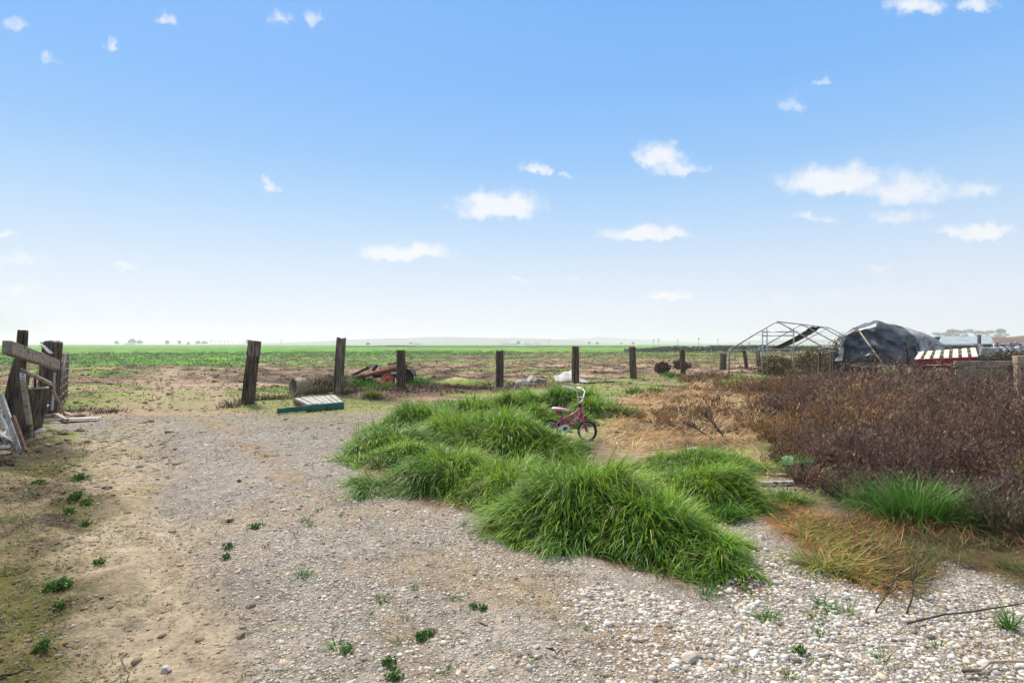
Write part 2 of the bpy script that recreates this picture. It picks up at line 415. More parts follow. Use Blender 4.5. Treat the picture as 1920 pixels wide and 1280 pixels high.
# ================================================================== camera, sun, sky
cam = bpy.data.cameras.new('camera'); cam.lens = 20; cam.sensor_width = 36; cam.clip_start = .05; cam.clip_end = 30000
cam.shift_y = 5 / 1920
co = bpy.data.objects.new('camera', cam); COL.objects.link(co)
co.location = (0, 0, CH); co.rotation_euler = (R(90), 0, 0); scene.camera = co

SUN_EL, SUN_AZ = 52, -28                     # elevation; azimuth measured from +Y (view direction) towards +X
sd = Vector((math.sin(R(SUN_AZ)) * math.cos(R(SUN_EL)), math.cos(R(SUN_AZ)) * math.cos(R(SUN_EL)), math.sin(R(SUN_EL))))
sl = bpy.data.lights.new('sun', 'SUN'); sl.energy = 4.2; sl.angle = R(8); sl.color = (1, .94, .84)
so = bpy.data.objects.new('sun', sl); COL.objects.link(so); so.rotation_euler = (-sd).to_track_quat('-Z', 'Y').to_euler()

w = bpy.data.worlds.new('World'); scene.world = w; w.use_nodes = True
w.node_tree.nodes.clear(); t = NT(w.node_tree)
sky = t.n('ShaderNodeTexSky', sky_type='NISHITA', sun_disc=False, sun_elevation=R(SUN_EL), sun_rotation=R(SUN_AZ), air_density=1.0, dust_density=1.5, ozone_density=1.5)
dirn = t.n('ShaderNodeTexCoord').outputs['Generated']
sx = t.n('ShaderNodeSeparateXYZ', {0: dirn})
nish = t.n('ShaderNodeVectorMath', {0: sky.outputs[0], 'Scale': .12}, operation='SCALE').outputs[0]
el = t.math('MAXIMUM', sx.outputs[2], 0.0)
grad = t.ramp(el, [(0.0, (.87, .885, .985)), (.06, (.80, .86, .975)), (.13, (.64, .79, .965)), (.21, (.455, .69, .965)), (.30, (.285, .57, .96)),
                   (.40, (.20, .49, .96)), (.52, (.165, .445, .95)), (.72, (.70, .74, .80)), (1.0, (1.15, 1.15, 1.15))])  # last stops: white veil added overhead, out of view, as neutral fill light
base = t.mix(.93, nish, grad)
yy = t.math('MAXIMUM', sx.outputs[1], .04)
uv = t.vm('DIVIDE', dirn, t.n('ShaderNodeCombineXYZ', {0: yy, 1: yy, 2: yy}).outputs[0])
su = t.n('ShaderNodeSeparateXYZ', {0: uv})
q = t.n('ShaderNodeCombineXYZ', {0: su.outputs[0], 1: su.outputs[2], 2: 0.0}).outputs[0]
wn = t.n('ShaderNodeTexNoise', {'Vector': q, 'Scale': 22.0, 'Detail': 5.0, 'Roughness': .62})
wv = t.vm('SUBTRACT', wn.outputs[1], (.5, .5, .5))
qw = t.vm('ADD', q, t.vm('MULTIPLY', wv, (.10, .055, 0.0)))
CLOUDS = [(935, 392, 92, 36, 1), (755, 474, 98, 24, 1), (1215, 442, 92, 24, .92), (1232, 300, 58, 36, .82), (1275, 320, 62, 16, .7), (1005, 320, 34, 17, .72), (1066, 329, 22, 9, .5),
          (1560, 348, 105, 44, .95), (1700, 360, 110, 46, .72), (1820, 362, 70, 22, .6), (1690, 408, 70, 18, .55), (1520, 413, 55, 14, .5), (1840, 437, 85, 20, .85),
          (1255, 554, 48, 15, .9), (1650, 503, 36, 12, .6), (508, 348, 24, 11, .66), (230, 499, 26, 9, .62), (40, 490, 60, 18, .55), (30, 545, 70, 14, .5), (970, 523, 30, 7, .6),
          (1072, 526, 22, 7, .5), (90, 110, 24, 20, .5), (213, 88, 22, 22, .6), (305, 40, 26, 20, .55), (515, 38, 24, 22, .56), (590, 36, 22, 22, .56), (25, 50, 34, 18, .55),
          (1480, 195, 34, 28, .48), (1550, 152, 14, 9, .6), (1720, 15, 55, 32, .8), (1830, 12, 50, 24, .7), (5, 441, 24, 11, .6), (1565, 550, 24, 7, .5), (1470, 563, 30, 9, .5), (200, 553, 36, 12, .4)]
acc = None
for (cx, cy, cw, chh, s) in CLOUDS:
    p = t.vm('SUBTRACT', qw, ((cx - 960) / F, (HOR - cy) / F, 0))
    p = t.vm('MULTIPLY', p, (F / (cw * 1.18), F / (chh * 1.25), 0))
    p = t.vm('MAXIMUM', p, t.vm('MULTIPLY', p, (-1, -1.9, 1)))
    d = t.mapr(t.vm('LENGTH', p), 1.25, 0.1, 0, s)
    acc = d if acc is None else t.math('MAXIMUM', acc, d)
fn = t.noise(q, 34, 6, .66)
cv = t.math('ADD', acc, t.math('MULTIPLY', t.math('SUBTRACT', fn, .5), .85))
cm = t.math('MULTIPLY', t.mapr(cv, .12, .88), t.mapr(sx.outputs[1], .05, .2))
cm = t.math('MULTIPLY', cm, .86)
base = t.mix(cm, base, (.955, .965, .985, 1))
# grey fog bank low at the far left
fg = t.vm('LENGTH', t.vm('MULTIPLY', t.vm('SUBTRACT', qw, ((-60 - 960) / F, (HOR - 640) / F, 0)), (F / 190, F / 75, 0)))
base = t.mix(t.math('MULTIPLY', t.mapr(fg, 1.1, .3), .55), base, (.50, .57, .63, 1))
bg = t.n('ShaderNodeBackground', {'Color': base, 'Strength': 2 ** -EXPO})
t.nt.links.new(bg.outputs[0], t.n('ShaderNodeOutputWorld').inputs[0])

vs = scene.view_settings
vs.view_transform = 'Standard'; vs.look = 'None'; vs.exposure = EXPO; vs.gamma = 1
scene.render.engine = 'CYCLES'
cy = scene.cycles
cy.max_bounces = 5; cy.diffuse_bounces = 3; cy.glossy_bounces = 2; cy.transmission_bounces = 2; cy.transparent_max_bounces = 4; cy.volume_bounces = 1
cy.use_denoising = True
cy.caustics_reflective = False; cy.caustics_refractive = False

# ================================================================== ground sheet
def build_ground():
    f = np.concatenate([np.geomspace(.35, 110, 760), np.geomspace(110 * 1.03, 4400, 110)])
    th_f = np.linspace(-R(58), R(58), 860)
    th = np.concatenate([th_f, np.linspace(R(58), R(302), 66)[1:-1]])
    n = len(th); m = len(f)
    RR, TT = np.meshgrid(f, th, indexing='ij')
    x = (RR * np.sin(TT)).ravel(); y = (RR * np.cos(TT)).ravel()
    z = ground_z(x, y)
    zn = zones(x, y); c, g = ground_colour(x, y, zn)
    V = np.stack([x, y, z], 1)
    V = np.vstack([V, [[0, 0, 0]]]); c = np.vstack([c, c[:1]]); g = np.append(g, g[0])
    i = np.arange(m - 1)[:, None] * n; j = np.arange(n)[None, :]; j2 = (j + 1) % n
    q = np.stack([i + j, i + n + j, i + n + j2, i + j2], -1).reshape(-1, 4)
    m_, t, out = new_mat('ground_soil')
    co = t.n('ShaderNodeNewGeometry').outputs['Position']
    base = t.n('ShaderNodeAttribute', attribute_name='col').outputs['Color']
    gm = t.n('ShaderNodeAttribute', attribute_name='gravel').outputs['Fac']
    n1 = t.noise(co, 7, 6, .7); n2 = t.noise(co, 42, 4, .65)
    fac = t.math('ADD', t.mapr(n1, .25, .75, .45, 1.5, False), t.mapr(n2, .25, .75, -.38, .42, False))
    bcol = t.mix(1.0, base, t.n('ShaderNodeCombineXYZ', {0: fac, 1: fac, 2: fac}).outputs[0], 'MULTIPLY')
    # crushed stone: cells with their own colour
    hs = []; cs = []
    for sc in (34, 62):
        wv = t.n('ShaderNodeTexNoise', {'Vector': co, 'Scale': sc * 1.3, 'Detail': 1.0}).outputs[1]
        wc = t.vm('ADD', co, t.vm('MULTIPLY', t.vm('SUBTRACT', wv, (.5, .5, .5)), (.6 / sc,) * 3))
        v = t.n('ShaderNodeTexVoronoi', {'Vector': wc, 'Scale': float(sc)}, feature='F1')
        hs.append(v.outputs['Distance']); cs.append(v.outputs['Color'])
    r = t.n('ShaderNodeSeparateColor', {0: cs[0]}); r2 = t.n('ShaderNodeSeparateColor', {0: cs[1]})
    pal = [(0, (.15, .13, .115)), (.25, (.33, .29, .25)), (.5, (.43, .395, .35)), (.75, (.52, .47, .40)), (1, (.66, .63, .59))]
    st = t.mix(t.math('GREATER_THAN', r.outputs[1], .52), t.ramp(r.outputs[0], pal), t.ramp(r2.outputs[0], pal))
    dist = t.math('MINIMUM', hs[0], t.math('MULTIPLY', hs[1], 1.0))
    cov = t.math('MULTIPLY', gm, t.mapr(t.noise(co, 1.6, 5, .65), .32, .56, .25, 1.0))
    stm = t.math('GREATER_THAN', t.math('ADD', cov, t.math('MULTIPLY', t.math('SUBTRACT', r.outputs[2], .5), .6)), .5)
    edge = t.mapr(dist, .42, .30)
    stm = t.math('MULTIPLY', stm, edge)
    colr = t.mix(stm, bcol, st)
    hgt = t.math('ADD', t.math('MULTIPLY', n1, .02), t.math('ADD', t.math('MULTIPLY', n2, .012), t.math('MULTIPLY', t.math('MULTIPLY', stm, t.mapr(dist, .5, 0.0)), .018)))
    bp = t.n('ShaderNodeBump', {'Strength': 1.0, 'Distance': 1.0, 'Height': hgt})
    b = t.n('ShaderNodeBsdfPrincipled', {'Base Color': colr, 'Roughness': .92, 'Specular IOR Level': .15, 'Normal': bp.outputs[0]})
    t.nt.links.new(b.outputs[0], out.inputs[0])
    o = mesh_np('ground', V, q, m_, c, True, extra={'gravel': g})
    tag(o, 'flat ground of gravel drive, tan dirt and farm field', 'ground', kind='structure')
build_ground()


def area_samples(dmin, dmax, dens, amax=48, n=None):
    """points over the view sector with dens(d) per square metre"""
    ds = np.geomspace(dmin, dmax, 60); out = []
    for a, b in zip(ds[:-1], ds[1:]):
        A = R(2 * amax) / 2 * (b * b - a * a)
        k = rng.poisson(A * dens((a + b) / 2))
        r = np.sqrt(rng.uniform(a * a, b * b, k)); th = rng.uniform(-R(amax), R(amax), k)
        out.append(np.stack([r * np.sin(th), r * np.cos(th)], 1))
    return np.concatenate(out)


def ico(sub):
    bm = bmesh.new(); bmesh.ops.create_icosphere(bm, subdivisions=sub, radius=1)
    v = np.array([p.co for p in bm.verts]); f = np.array([[a.index for a in q.verts] for q in bm.faces]); bm.free()
    return v, f


def stones(name, pts, rad, cols, sub=1, flat=(.45, .8)):
    v, f = ico(sub); n = len(pts); k = len(v)
    ax = rng.uniform(0, 2 * math.pi, n); cs, sn = np.cos(ax), np.sin(ax)
    sc = np.stack([rng.uniform(.75, 1.3, n), rng.uniform(.65, 1.1, n), rng.uniform(*flat, n)], 1) * rad[:, None]
    jit = 1 + rng.uniform(-.24, .24, (n, k, 1))
    q = v[None] * jit * sc[:, None, :]
    tl = rng.uniform(-.35, .35, n)[:, None]
    q = np.stack([q[..., 0], q[..., 1] * np.cos(tl) - q[..., 2] * np.sin(tl), q[..., 1] * np.sin(tl) + q[..., 2] * np.cos(tl)], -1)
    q = np.stack([q[..., 0] * cs[:, None] - q[..., 1] * sn[:, None], q[..., 0] * sn[:, None] + q[..., 1] * cs[:, None], q[..., 2]], -1)
    q += pts[:, None, :]; q[..., 2] += (sc[:, 2] * rng.uniform(-.35, .2, n))[:, None]
    fs = (f[None] + (np.arange(n) * k)[:, None, None]).reshape(-1, 3)
    return mesh_np(name, q.reshape(-1, 3), fs, M['stone'], np.repeat(cols, k, 0), False)


def scatter_gravel():
    p = area_samples(1.9, 15, lambda d: 5200 * min(1, (3.6 / d) ** 1.6), 56)
    x, y = p[:, 0], p[:, 1]; zn = zones(x, y)
    cover = zn['gravel'] * (1 - .75 * zn['sand']) * sst(.30, .56, fbm(x * 1.25, y * 1.25, 91, 4) + .10 * zn['white2'] + .3 * zn['white'])
    cover = np.maximum(cover, .24 * zn['sand'] * sst(.3, .6, fbm(x * 2, y * 2, 92, 3))); cover = np.maximum(cover, .38 * zn['moss'])
    cover = np.maximum(cover * (1 - zn['lawn']) * (1 - .8 * zn['strawn']), .02) * (1 - .7 * zn['brush'])
    cover = np.maximum(cover, .8 * zn['white'] * (1 - zn['strawn']) * (1 - .8 * zn['strawr']) * (1 - zn['brush']))
    keep = rng.random(len(p)) < cover * .72
    x, y = x[keep], y[keep]; zn = {k: v[keep] for k, v in zn.items()}
    n = len(x); print('gravel', n)
    d = np.hypot(x, y)
    rad = np.exp(rng.normal(math.log(.0055), .47, n)) * (1 + .42 * zn['white']) * (1 + .09 * np.maximum(d - 4, 0))
    rad = np.clip(rad, .0032, .028)
    pal = np.array([[.56, .49, .40], [.47, .41, .34], [.63, .58, .50], [.36, .29, .21], [.52, .41, .29], [.41, .39, .37], [.68, .64, .57], [.20, .17, .145], [.54, .42, .33]])
    pick = rng.choice(len(pal), n, p=[.22, .18, .14, .10, .12, .08, .06, .06, .04])
    col = pal[pick] * rng.uniform(.75, 1.15, (n, 1))
    wh = (rng.random(n) < .25 * zn['white'])
    col[wh] = np.array([.62, .595, .545]) * rng.uniform(.8, 1.1, (wh.sum(), 1))
    mo = np.maximum(zn['moss'], zn['sand'] * .8)[:, None]
    col = col * (1 - .8 * mo) + (np.array([.25, .185, .11])[None] * (1 - zn['moss'][:, None]) + np.array([.14, .105, .06])[None] * zn['moss'][:, None]) * rng.uniform(.6, 1.3, (n, 1)) * .8 * mo
    pts = np.stack([x, y, ground_z(x, y)], 1)
    o = stones('gravel', pts, rad, col, 1)
    tag(o, 'loose crushed stones and pebbles covering the drive', 'gravel', kind='stuff')
scatter_gravel()


def soil_clods():
    p = area_samples(2, 48, lambda d: float(np.interp(d, [2, 6, 12, 20, 30, 48], [420, 230, 60, 26, 12, 4])), 46)
    x, y = p[:, 0], p[:, 1]; z = zones(x, y); d = np.hypot(x, y)
    w_ = np.maximum.reduce([.55 * z['sand'], .95 * z['moss'], .8 * (1 - z['gravel']) * sst(11, 14, y) * (1 - .7 * z['green']) * (1 - .5 * z['verge']), .10 + 0 * x])
    k = rng.random(len(x)) < w_ * (1 - z['lawn']) * (1 - z['brush']) * sst(.30, .55, fbm(x * 1.1, y * 1.4, 93, 4))
    x, y, d = x[k], y[k], d[k]; n = len(x); print('clods', n)
    c, _ = ground_colour(x, y, {a: b[k] for a, b in z.items()})
    rad = np.exp(rng.normal(math.log(.008), .5, n)) * np.interp(d, [2, 6, 14, 48], [1, 1.2, 3.2, 7.5])
    o = stones('soil_clods', np.stack([x, y, ground_z(x, y)], 1), np.clip(rad, .004, .12), c * rng.uniform(.55, 1.15, (n, 1)), 1, (.35, .7))
    tag(o, 'crumbled clods of soil over the dirt strip and the field', 'soil', kind='stuff')
soil_clods()


# ================================================================== blades
def blades(name, base, L, wid, az, th0, kap, cols, mat, seg=4, tipmix=None):
    n = len(base); T = np.linspace(0, 1, seg + 1)
    th = th0[:, None] + kap[:, None] * T[None, :]                      # angle from the vertical along the blade
    ds = (L / seg)[:, None]
    hx = np.concatenate([np.zeros((n, 1)), np.cumsum(np.sin(th[:, 1:]) * ds, 1)], 1)
    hz = np.concatenate([np.zeros((n, 1)), np.cumsum(np.cos(th[:, 1:]) * ds, 1)], 1)
    cx = base[:, 0, None] + np.cos(az)[:, None] * hx; cyy = base[:, 1, None] + np.sin(az)[:, None] * hx; cz = base[:, 2, None] + hz
    W = (wid[:, None] * np.array([.75, 1, .95, .7, .12] if seg == 4 else np.linspace(1, .15, seg + 1))[None, :]) / 2
    tw = az + math.pi / 2 + rng.normal(0, .5, n)
    px, py = np.cos(tw)[:, None] * W, np.sin(tw)[:, None] * W
    A = np.stack([cx - px, cyy - py, cz], -1); B = np.stack([cx + px, cyy + py, cz], -1)
    V = np.stack([A, B], 2).reshape(n, -1, 3)
    k = 2 * (seg + 1)
    fq = np.array([[2 * i, 2 * i + 1, 2 * i + 3, 2 * i + 2] for i in range(seg)])
    fs = (fq[None] + (np.arange(n) * k)[:, None, None]).reshape(-1, 4)
    C = np.repeat(cols[:, None, :], k, 1)
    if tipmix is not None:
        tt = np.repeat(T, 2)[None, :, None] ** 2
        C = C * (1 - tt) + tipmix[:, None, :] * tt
    return mesh_np(name, V.reshape(-1, 3), fs, mat, C.reshape(-1, 3), True)


def clump_pts(poly, spacing, bb):
    k = int((bb[1] - bb[0]) * (bb[3] - bb[2]) / spacing ** 2 * 4)
    c = np.stack([rng.uniform(bb[0], bb[1], k), rng.uniform(bb[2], bb[3], k)], 1)
    c = c[sdf(poly, c[:, 0], c[:, 1]) > -.02]
    keep = []
    for p in c:
        if all((p[0] - q[0]) ** 2 + (p[1] - q[1]) ** 2 > spacing ** 2 for q in keep[-400:]): keep.append(p)
    return np.array(keep)


def long_grass():
    B = []; Ls = []; W = []; AZ = []; T0 = []; KP = []; CC = []
    def colours(n, hue):
        base = np.array([.066, .185, .014]) * (1 - hue[:, None]) + np.array([.20, .335, .022]) * hue[:, None]
        cc = base * rng.uniform(.55, 1.4, (n, 1))
        k = rng.random(n) < .10; cc[k] = np.array([.27, .37, .15]) * rng.uniform(.7, 1.2, (k.sum(), 1))
        k = rng.random(n) < .06; cc[k] = np.array([.38, .30, .10]) * rng.uniform(.7, 1.1, (k.sum(), 1))
        return cc
    for (mx, my, rx, ry, H) in MOUNDS:
        d = math.hypot(mx, my); rx *= 1.13; ry *= 1.13; n = int(math.pi * rx * ry * float(np.interp(d, [3.5, 6, 9, 14], [4600, 3300, 1900, 1100])) * 1.15)
        a = rng.uniform(0, 2 * math.pi, n); r = np.sqrt(rng.uniform(0, 1, n)) * (1 + .34 * (vnoise(a * 1.3, np.full(n, mx * 3 + my), 105) - .5) * 2)
        # tussocks inside the mound pull blades together
        x = mx + rx * r * np.cos(a); y = my + ry * r * np.sin(a)
        tx = (fbm(x * 3.2, y * 3.2, 106, 2) - .5) * .6; ty = (fbm(x * 3.2, y * 3.2, 107, 2) - .5) * .6
        x = x + tx; y = y + ty
        lean = np.arctan2(np.sin(a) / ry, np.cos(a) / rx) + (fbm(x * 2.4, y * 2.4, 108, 2) - .5) * 3.2 + rng.normal(0, .45, n)
        ox = np.cos(lean) + .12; oy = np.sin(lean) - .18
        lv = .40 + 1.15 * sst(.2, .8, fbm(x * 2.6, y * 2.6, 109, 2))
        B.append(np.stack([x, y, ground_z(x, y) - .01], 1)); AZ.append(np.arctan2(oy, ox))
        Ls.append((.12 + .52 * H) * lv * rng.uniform(.65, 1.15, n) * (1 - .25 * r))
        W.append(rng.uniform(.0055, .0105, n) * max(1, d / 6)); T0.append(np.clip(.05 + .62 * r ** 2 + rng.normal(0, .2, n), -.2, 1.2)); KP.append(np.clip(rng.normal(1.65, .55, n), .3, 2.9))
        hue = np.clip(sst(.3, .7, fbm(x * 2.1, y * 2.1, 103, 3)) * .85 + .25 * (1 - r ** 2) + rng.normal(0, .1, n), 0, 1)
        CC.append(colours(n, hue))
    # shorter growth that fills the hollows between the mounds
    p = area_samples(3.2, 15, lambda d: 1500 * min(1, 5 / d), 40); x, y = p[:, 0], p[:, 1]
    k = rng.random(len(x)) < soft(LAWN, x, y, .10, .2, 2, 23) * sst(.28, .5, fbm(x * 1.6, y * 1.6, 110, 3)); x, y = x[k], y[k]; n = len(x); d = np.hypot(x, y)
    B.append(np.stack([x, y, ground_z(x, y) - .01], 1)); AZ.append(rng.uniform(0, 6.28, n)); Ls.append(rng.uniform(.08, .22, n)); W.append(rng.uniform(.005, .009, n) * np.maximum(1, d / 6)); T0.append(rng.uniform(0, 1, n)); KP.append(rng.uniform(.3, 1.7, n))
    CC.append(colours(n, np.clip(fbm(x * 1.5, y * 1.5, 103, 3) + rng.normal(0, .15, n), 0, 1)))
    B = np.concatenate(B); C = np.concatenate(CC); print('long grass', len(B))
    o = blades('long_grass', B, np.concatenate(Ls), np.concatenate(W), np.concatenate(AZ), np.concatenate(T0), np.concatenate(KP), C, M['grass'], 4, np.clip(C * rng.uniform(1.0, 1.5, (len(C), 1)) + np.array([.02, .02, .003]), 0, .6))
    tag(o, 'lush long green grass heaped in mounds beside the drive', 'grass', kind='stuff')
long_grass()


def grass_patch(spots):
    """ spots: (px, py, radius m, count, length, colour, upright) -> arrays """
    out = [[] for _ in range(7)]
    for (px, py, r, n, L, c, up) in spots:
        gx, gy, _ = gp(px, py); d = math.hypot(gx, gy)
        rr = np.abs(rng.normal(0, r * .5, n)); a = rng.uniform(0, 2 * math.pi, n)
        x = gx + rr * np.cos(a); y = gy + rr * np.sin(a) * .8
        out[0].append(np.stack([x, y, ground_z(x, y) - .005], 1)); out[1].append(rng.uniform(.55, 1.1, n) * L)
        out[2].append(rng.uniform(.004, .008, n) * max(1, d / 5)); out[3].append(a + rng.normal(0, .6, n))
        out[4].append(np.clip(rng.normal(.35, .25, n) + (1 - up) * .7, 0, 1.45)); out[5].append(rng.normal(.8, .4, n) * (.4 + .6 * (1 - up) + .3))
        out[6].append(np.array(c)[None] * rng.uniform(.55, 1.35, (n, 1)))
    return [np.concatenate(q) for q in out]


GR = (.075, .19, .022); YG = (.15, .24, .035); ST = (.50, .30, .115); OR = (.36, .16, .045); BR = (.14, .085, .05)
def named_patch(name, spots, mat, label, cat, kind=None, group=None):
    b = grass_patch(spots)
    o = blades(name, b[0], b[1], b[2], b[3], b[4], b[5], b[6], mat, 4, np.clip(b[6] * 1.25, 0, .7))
    return tag(o, label, cat, group, kind)


def straw():
    # flattened dry grass: orange near patch and pale far patch
    B = []; L = []; W = []; AZ = []; T0 = []; KP = []; C = []
    for poly, dens, pal, ll, az0 in ((STRAWN, 2600, [ST, OR, YG, (.55, .33, .12), (.24, .11, .04)], .17, -.35), (STRAWR, 3000, [(.15, .08, .035), (.22, .11, .04), (.09, .06, .03), (.28, .17, .07), (.07, .07, .03), (.12, .13, .04)], .19, .4), (STRAW, 520, [(.66, .47, .24), (.58, .36, .15), (.46, .23, .08), (.68, .53, .31), (.20, .12, .06)], .26, .3)):
        px = np.array(poly); bb = (px[:, 0].min() - .2, px[:, 0].max() + .2, px[:, 1].min() - .2, px[:, 1].max() + .2)
        k = int((bb[1] - bb[0]) * (bb[3] - bb[2]) * dens)
        x = rng.uniform(bb[0], bb[1], k); y = rng.uniform(bb[2], bb[3], k)
        m = rng.random(k) < soft(poly, x, y, .15, .3, 1.5, 111) * sst(.3, .5, fbm(x * 2, y * 2, 112, 3))
        x, y = x[m], y[m]; k = len(x); d = np.hypot(x, y)
        B.append(np.stack([x, y, ground_z(x, y) + rng.uniform(0, .05, k)], 1)); L.append(rng.uniform(.5, 1.2, k) * ll)
        W.append(rng.uniform(.0032, .0055, k) * np.maximum(1, d / 5)); AZ.append(az0 + (fbm(x * 1.3, y * 1.3, 113, 2) - .5) * 9 + rng.normal(0, .8, k))
        T0.append(rng.uniform(.95, 1.6, k)); KP.append(rng.uniform(-.1, .6, k))
        pi = np.array(pal); pr = np.clip((fbm(x * 1.1, y * 1.1, 114, 3) - .3) / .4 * len(pal) + rng.normal(0, .9, k), 0, len(pal) - .01).astype(int)
        C.append(pi[pr] * rng.uniform(.55, 1.2, (k, 1)))
    c = [np.concatenate(q) for q in (B, L, W, AZ, T0, KP, C)]
    print('straw', len(c[0]))
    o = blades('dry_straw', *c, M['straw'], 4)
    tag(o, 'flattened tan and orange dead grass lying beside the brown brush', 'dry grass', kind='stuff')
straw()


def flakes_mesh(name, P3, size, cols, mat, axis=None, arange=(.35, .7)):
    n = len(P3)
    a = rng.normal(0, 1, (n, 3)); a /= np.linalg.norm(a, axis=1)[:, None]
    if axis is not None:
        a = axis + a * .55; a /= np.linalg.norm(a, axis=1)[:, None]
    b = np.cross(a, rng.normal(0, 1, (n, 3))); b /= np.linalg.norm(b, axis=1)[:, None] + 1e-9
    s = size[:, None]
    asp = rng.uniform(*arange, (n, 1))
    V = np.stack([P3 - a * s, P3 - b * s * asp, P3 + a * s, P3 + b * s * asp], 1)
    fs = np.arange(n * 4).reshape(-1, 4)
    return mesh_np(name, V.reshape(-1, 3), fs, mat, np.repeat(cols, 4, 0), False)


def brush():
    SB = []; SL = []; SW = []; SA = []; ST0 = []; SK = []; SC = []; FP = []; FS = []; FC = []; FA = []
    for poly, sp, hscale in ((BRUSH, .365, 1.0), (SPARSE, .5, .55)):
        px = np.array(poly); bb = (px[:, 0].min(), px[:, 0].max(), px[:, 1].min(), px[:, 1].max())
        cl = clump_pts(poly, sp, bb)
        for c in cl:
            d = math.hypot(*c)
            if c[0] / c[1] > 1.6 or d > 27: continue
            e = float(sdf(poly, c[:1], c[1:])[0])
            if poly is SPARSE:
                if float(sdf(BRUSH, c[:1], c[1:])[0]) > 0: continue
                if float(fbm(c[:1] * .6, c[1:] * .6, 121, 3)[0]) < .44: continue
            nh = float(fbm(c[:1] * .55, c[1:] * .55, 123, 3)[0])
            h = (.22 + 1.02 * sst(.25, .75, nh)) * (.30 + .70 * min(1, max(0, e) / 1.5)) * hscale * rng.uniform(.68, 1.25) * float(np.interp(d, [8, 12, 18], [1, .93, .88]))
            if poly is BRUSH and float(fbm(c[:1] * 1.1, c[1:] * 1.1, 127, 2)[0]) < .28 + .10 * (1 - min(1, max(0, e) / 1.2)) * (c[1] > 6.2): continue
            ns = int((34 if d < 9 else 24) * (1 if poly is BRUSH else .7))
            a = rng.uniform(0, 2 * math.pi, ns); rr = np.abs(rng.normal(0, .12, ns))
            x = c[0] + rr * np.cos(a); y = c[1] + rr * np.sin(a); gz = ground_z(x, y)
            L = h * np.where(rng.random(ns) < .12, rng.uniform(1.1, 1.35, ns), rng.uniform(.6, 1.05, ns)); t0 = rng.uniform(.05, .55, ns); kp = rng.normal(.35, .3, ns); az = a + rng.normal(0, .5, ns)
            hue = float(fbm(c[:1] * .42, c[1:] * .42, 125, 3)[0]) + rng.normal(0, .11)
            b0 = np.array([.150, .092, .074]); b1 = np.array([.25, .140, .085]); b2 = np.array([.31, .175, .07])
            tt = np.clip((hue - .32) / .36, 0, 1) if poly is BRUSH else np.clip((hue - .12) / .40, 0, 1)
            bc = b0 * (1 - tt) + b1 * tt if tt < .75 else b1 * (1 - (tt - .75) * 4) + b2 * (tt - .75) * 4
            bc = bc * rng.uniform(.62, 1.4)
            SB.append(np.stack([x, y, gz], 1)); SL.append(L); SW.append(np.full(ns, .0045) * max(1, d / 7)); SA.append(az); ST0.append(t0); SK.append(kp)
            SC.append(np.array([.19, .14, .11])[None] * rng.uniform(.4, 1.7, (ns, 1)))
            nf = int(np.interp(d, [5, 8, 13, 20], [25, 20, 15, 11]))
            T = rng.uniform(.12, 1.02, (ns, nf)) ** .8
            th = t0[:, None] + kp[:, None] * T * .5
            hx = np.sin(th) * T * L[:, None]; hz = np.cos(th) * T * L[:, None]
            fx = x[:, None] + np.cos(az)[:, None] * hx; fy = y[:, None] + np.sin(az)[:, None] * hx; fz = gz[:, None] + hz
            q = np.stack([fx, fy, fz], -1).reshape(-1, 3) + rng.normal(0, .028, (ns * nf, 3))
            FP.append(q); FA.append(np.repeat(np.stack([np.sin(t0 + kp * .6) * np.cos(az), np.sin(t0 + kp * .6) * np.sin(az), np.cos(t0 + kp * .6)], 1), nf, 0)); FS.append(rng.uniform(.008, .026, ns * nf) * float(np.interp(d, [5, 9, 14, 22], [1.2, 1.5, 1.9, 2.3])))
            stem_t = rng.uniform(.55, 1.45, ns)
            cc = bc[None] * np.repeat(stem_t, nf)[:, None] * rng.uniform(.6, 1.4, (ns * nf, 1))
            hi = rng.random(ns * nf) < .09
            cc[hi] = np.array([.34, .24, .15]) * rng.uniform(.6, 1.2, (hi.sum(), 1))
            if rng.random() < .05 and poly is BRUSH: cc = cc * 0 + np.array([.085, .12, .035]) * rng.uniform(.6, 1.4, (ns * nf, 1))
            if rng.random() < (.10 if poly is BRUSH else .35):
                m = rng.random(ns * nf) < .5; cc[m] = np.array([.32, .19, .10]) * rng.uniform(.6, 1.2, (m.sum(), 1))
            FC.append(cc)
    c = [np.concatenate(q) for q in (SB, SL, SW, SA, ST0, SK, SC)]
    o = blades('dry_brush', *c, M['brush'], 3)
    tag(o, 'thick mass of dead brown brush filling the right of the yard', 'brush', kind='stuff')
    fp = np.concatenate(FP); print('brush flakes', len(fp), 'stems', len(c[0]))
    f = flakes_mesh('dry_leaves', fp, np.concatenate(FS), np.concatenate(FC), M['brush'], np.concatenate(FA), (.14, .38))
    f.parent = o; f['kind'] = 'stuff'
brush()


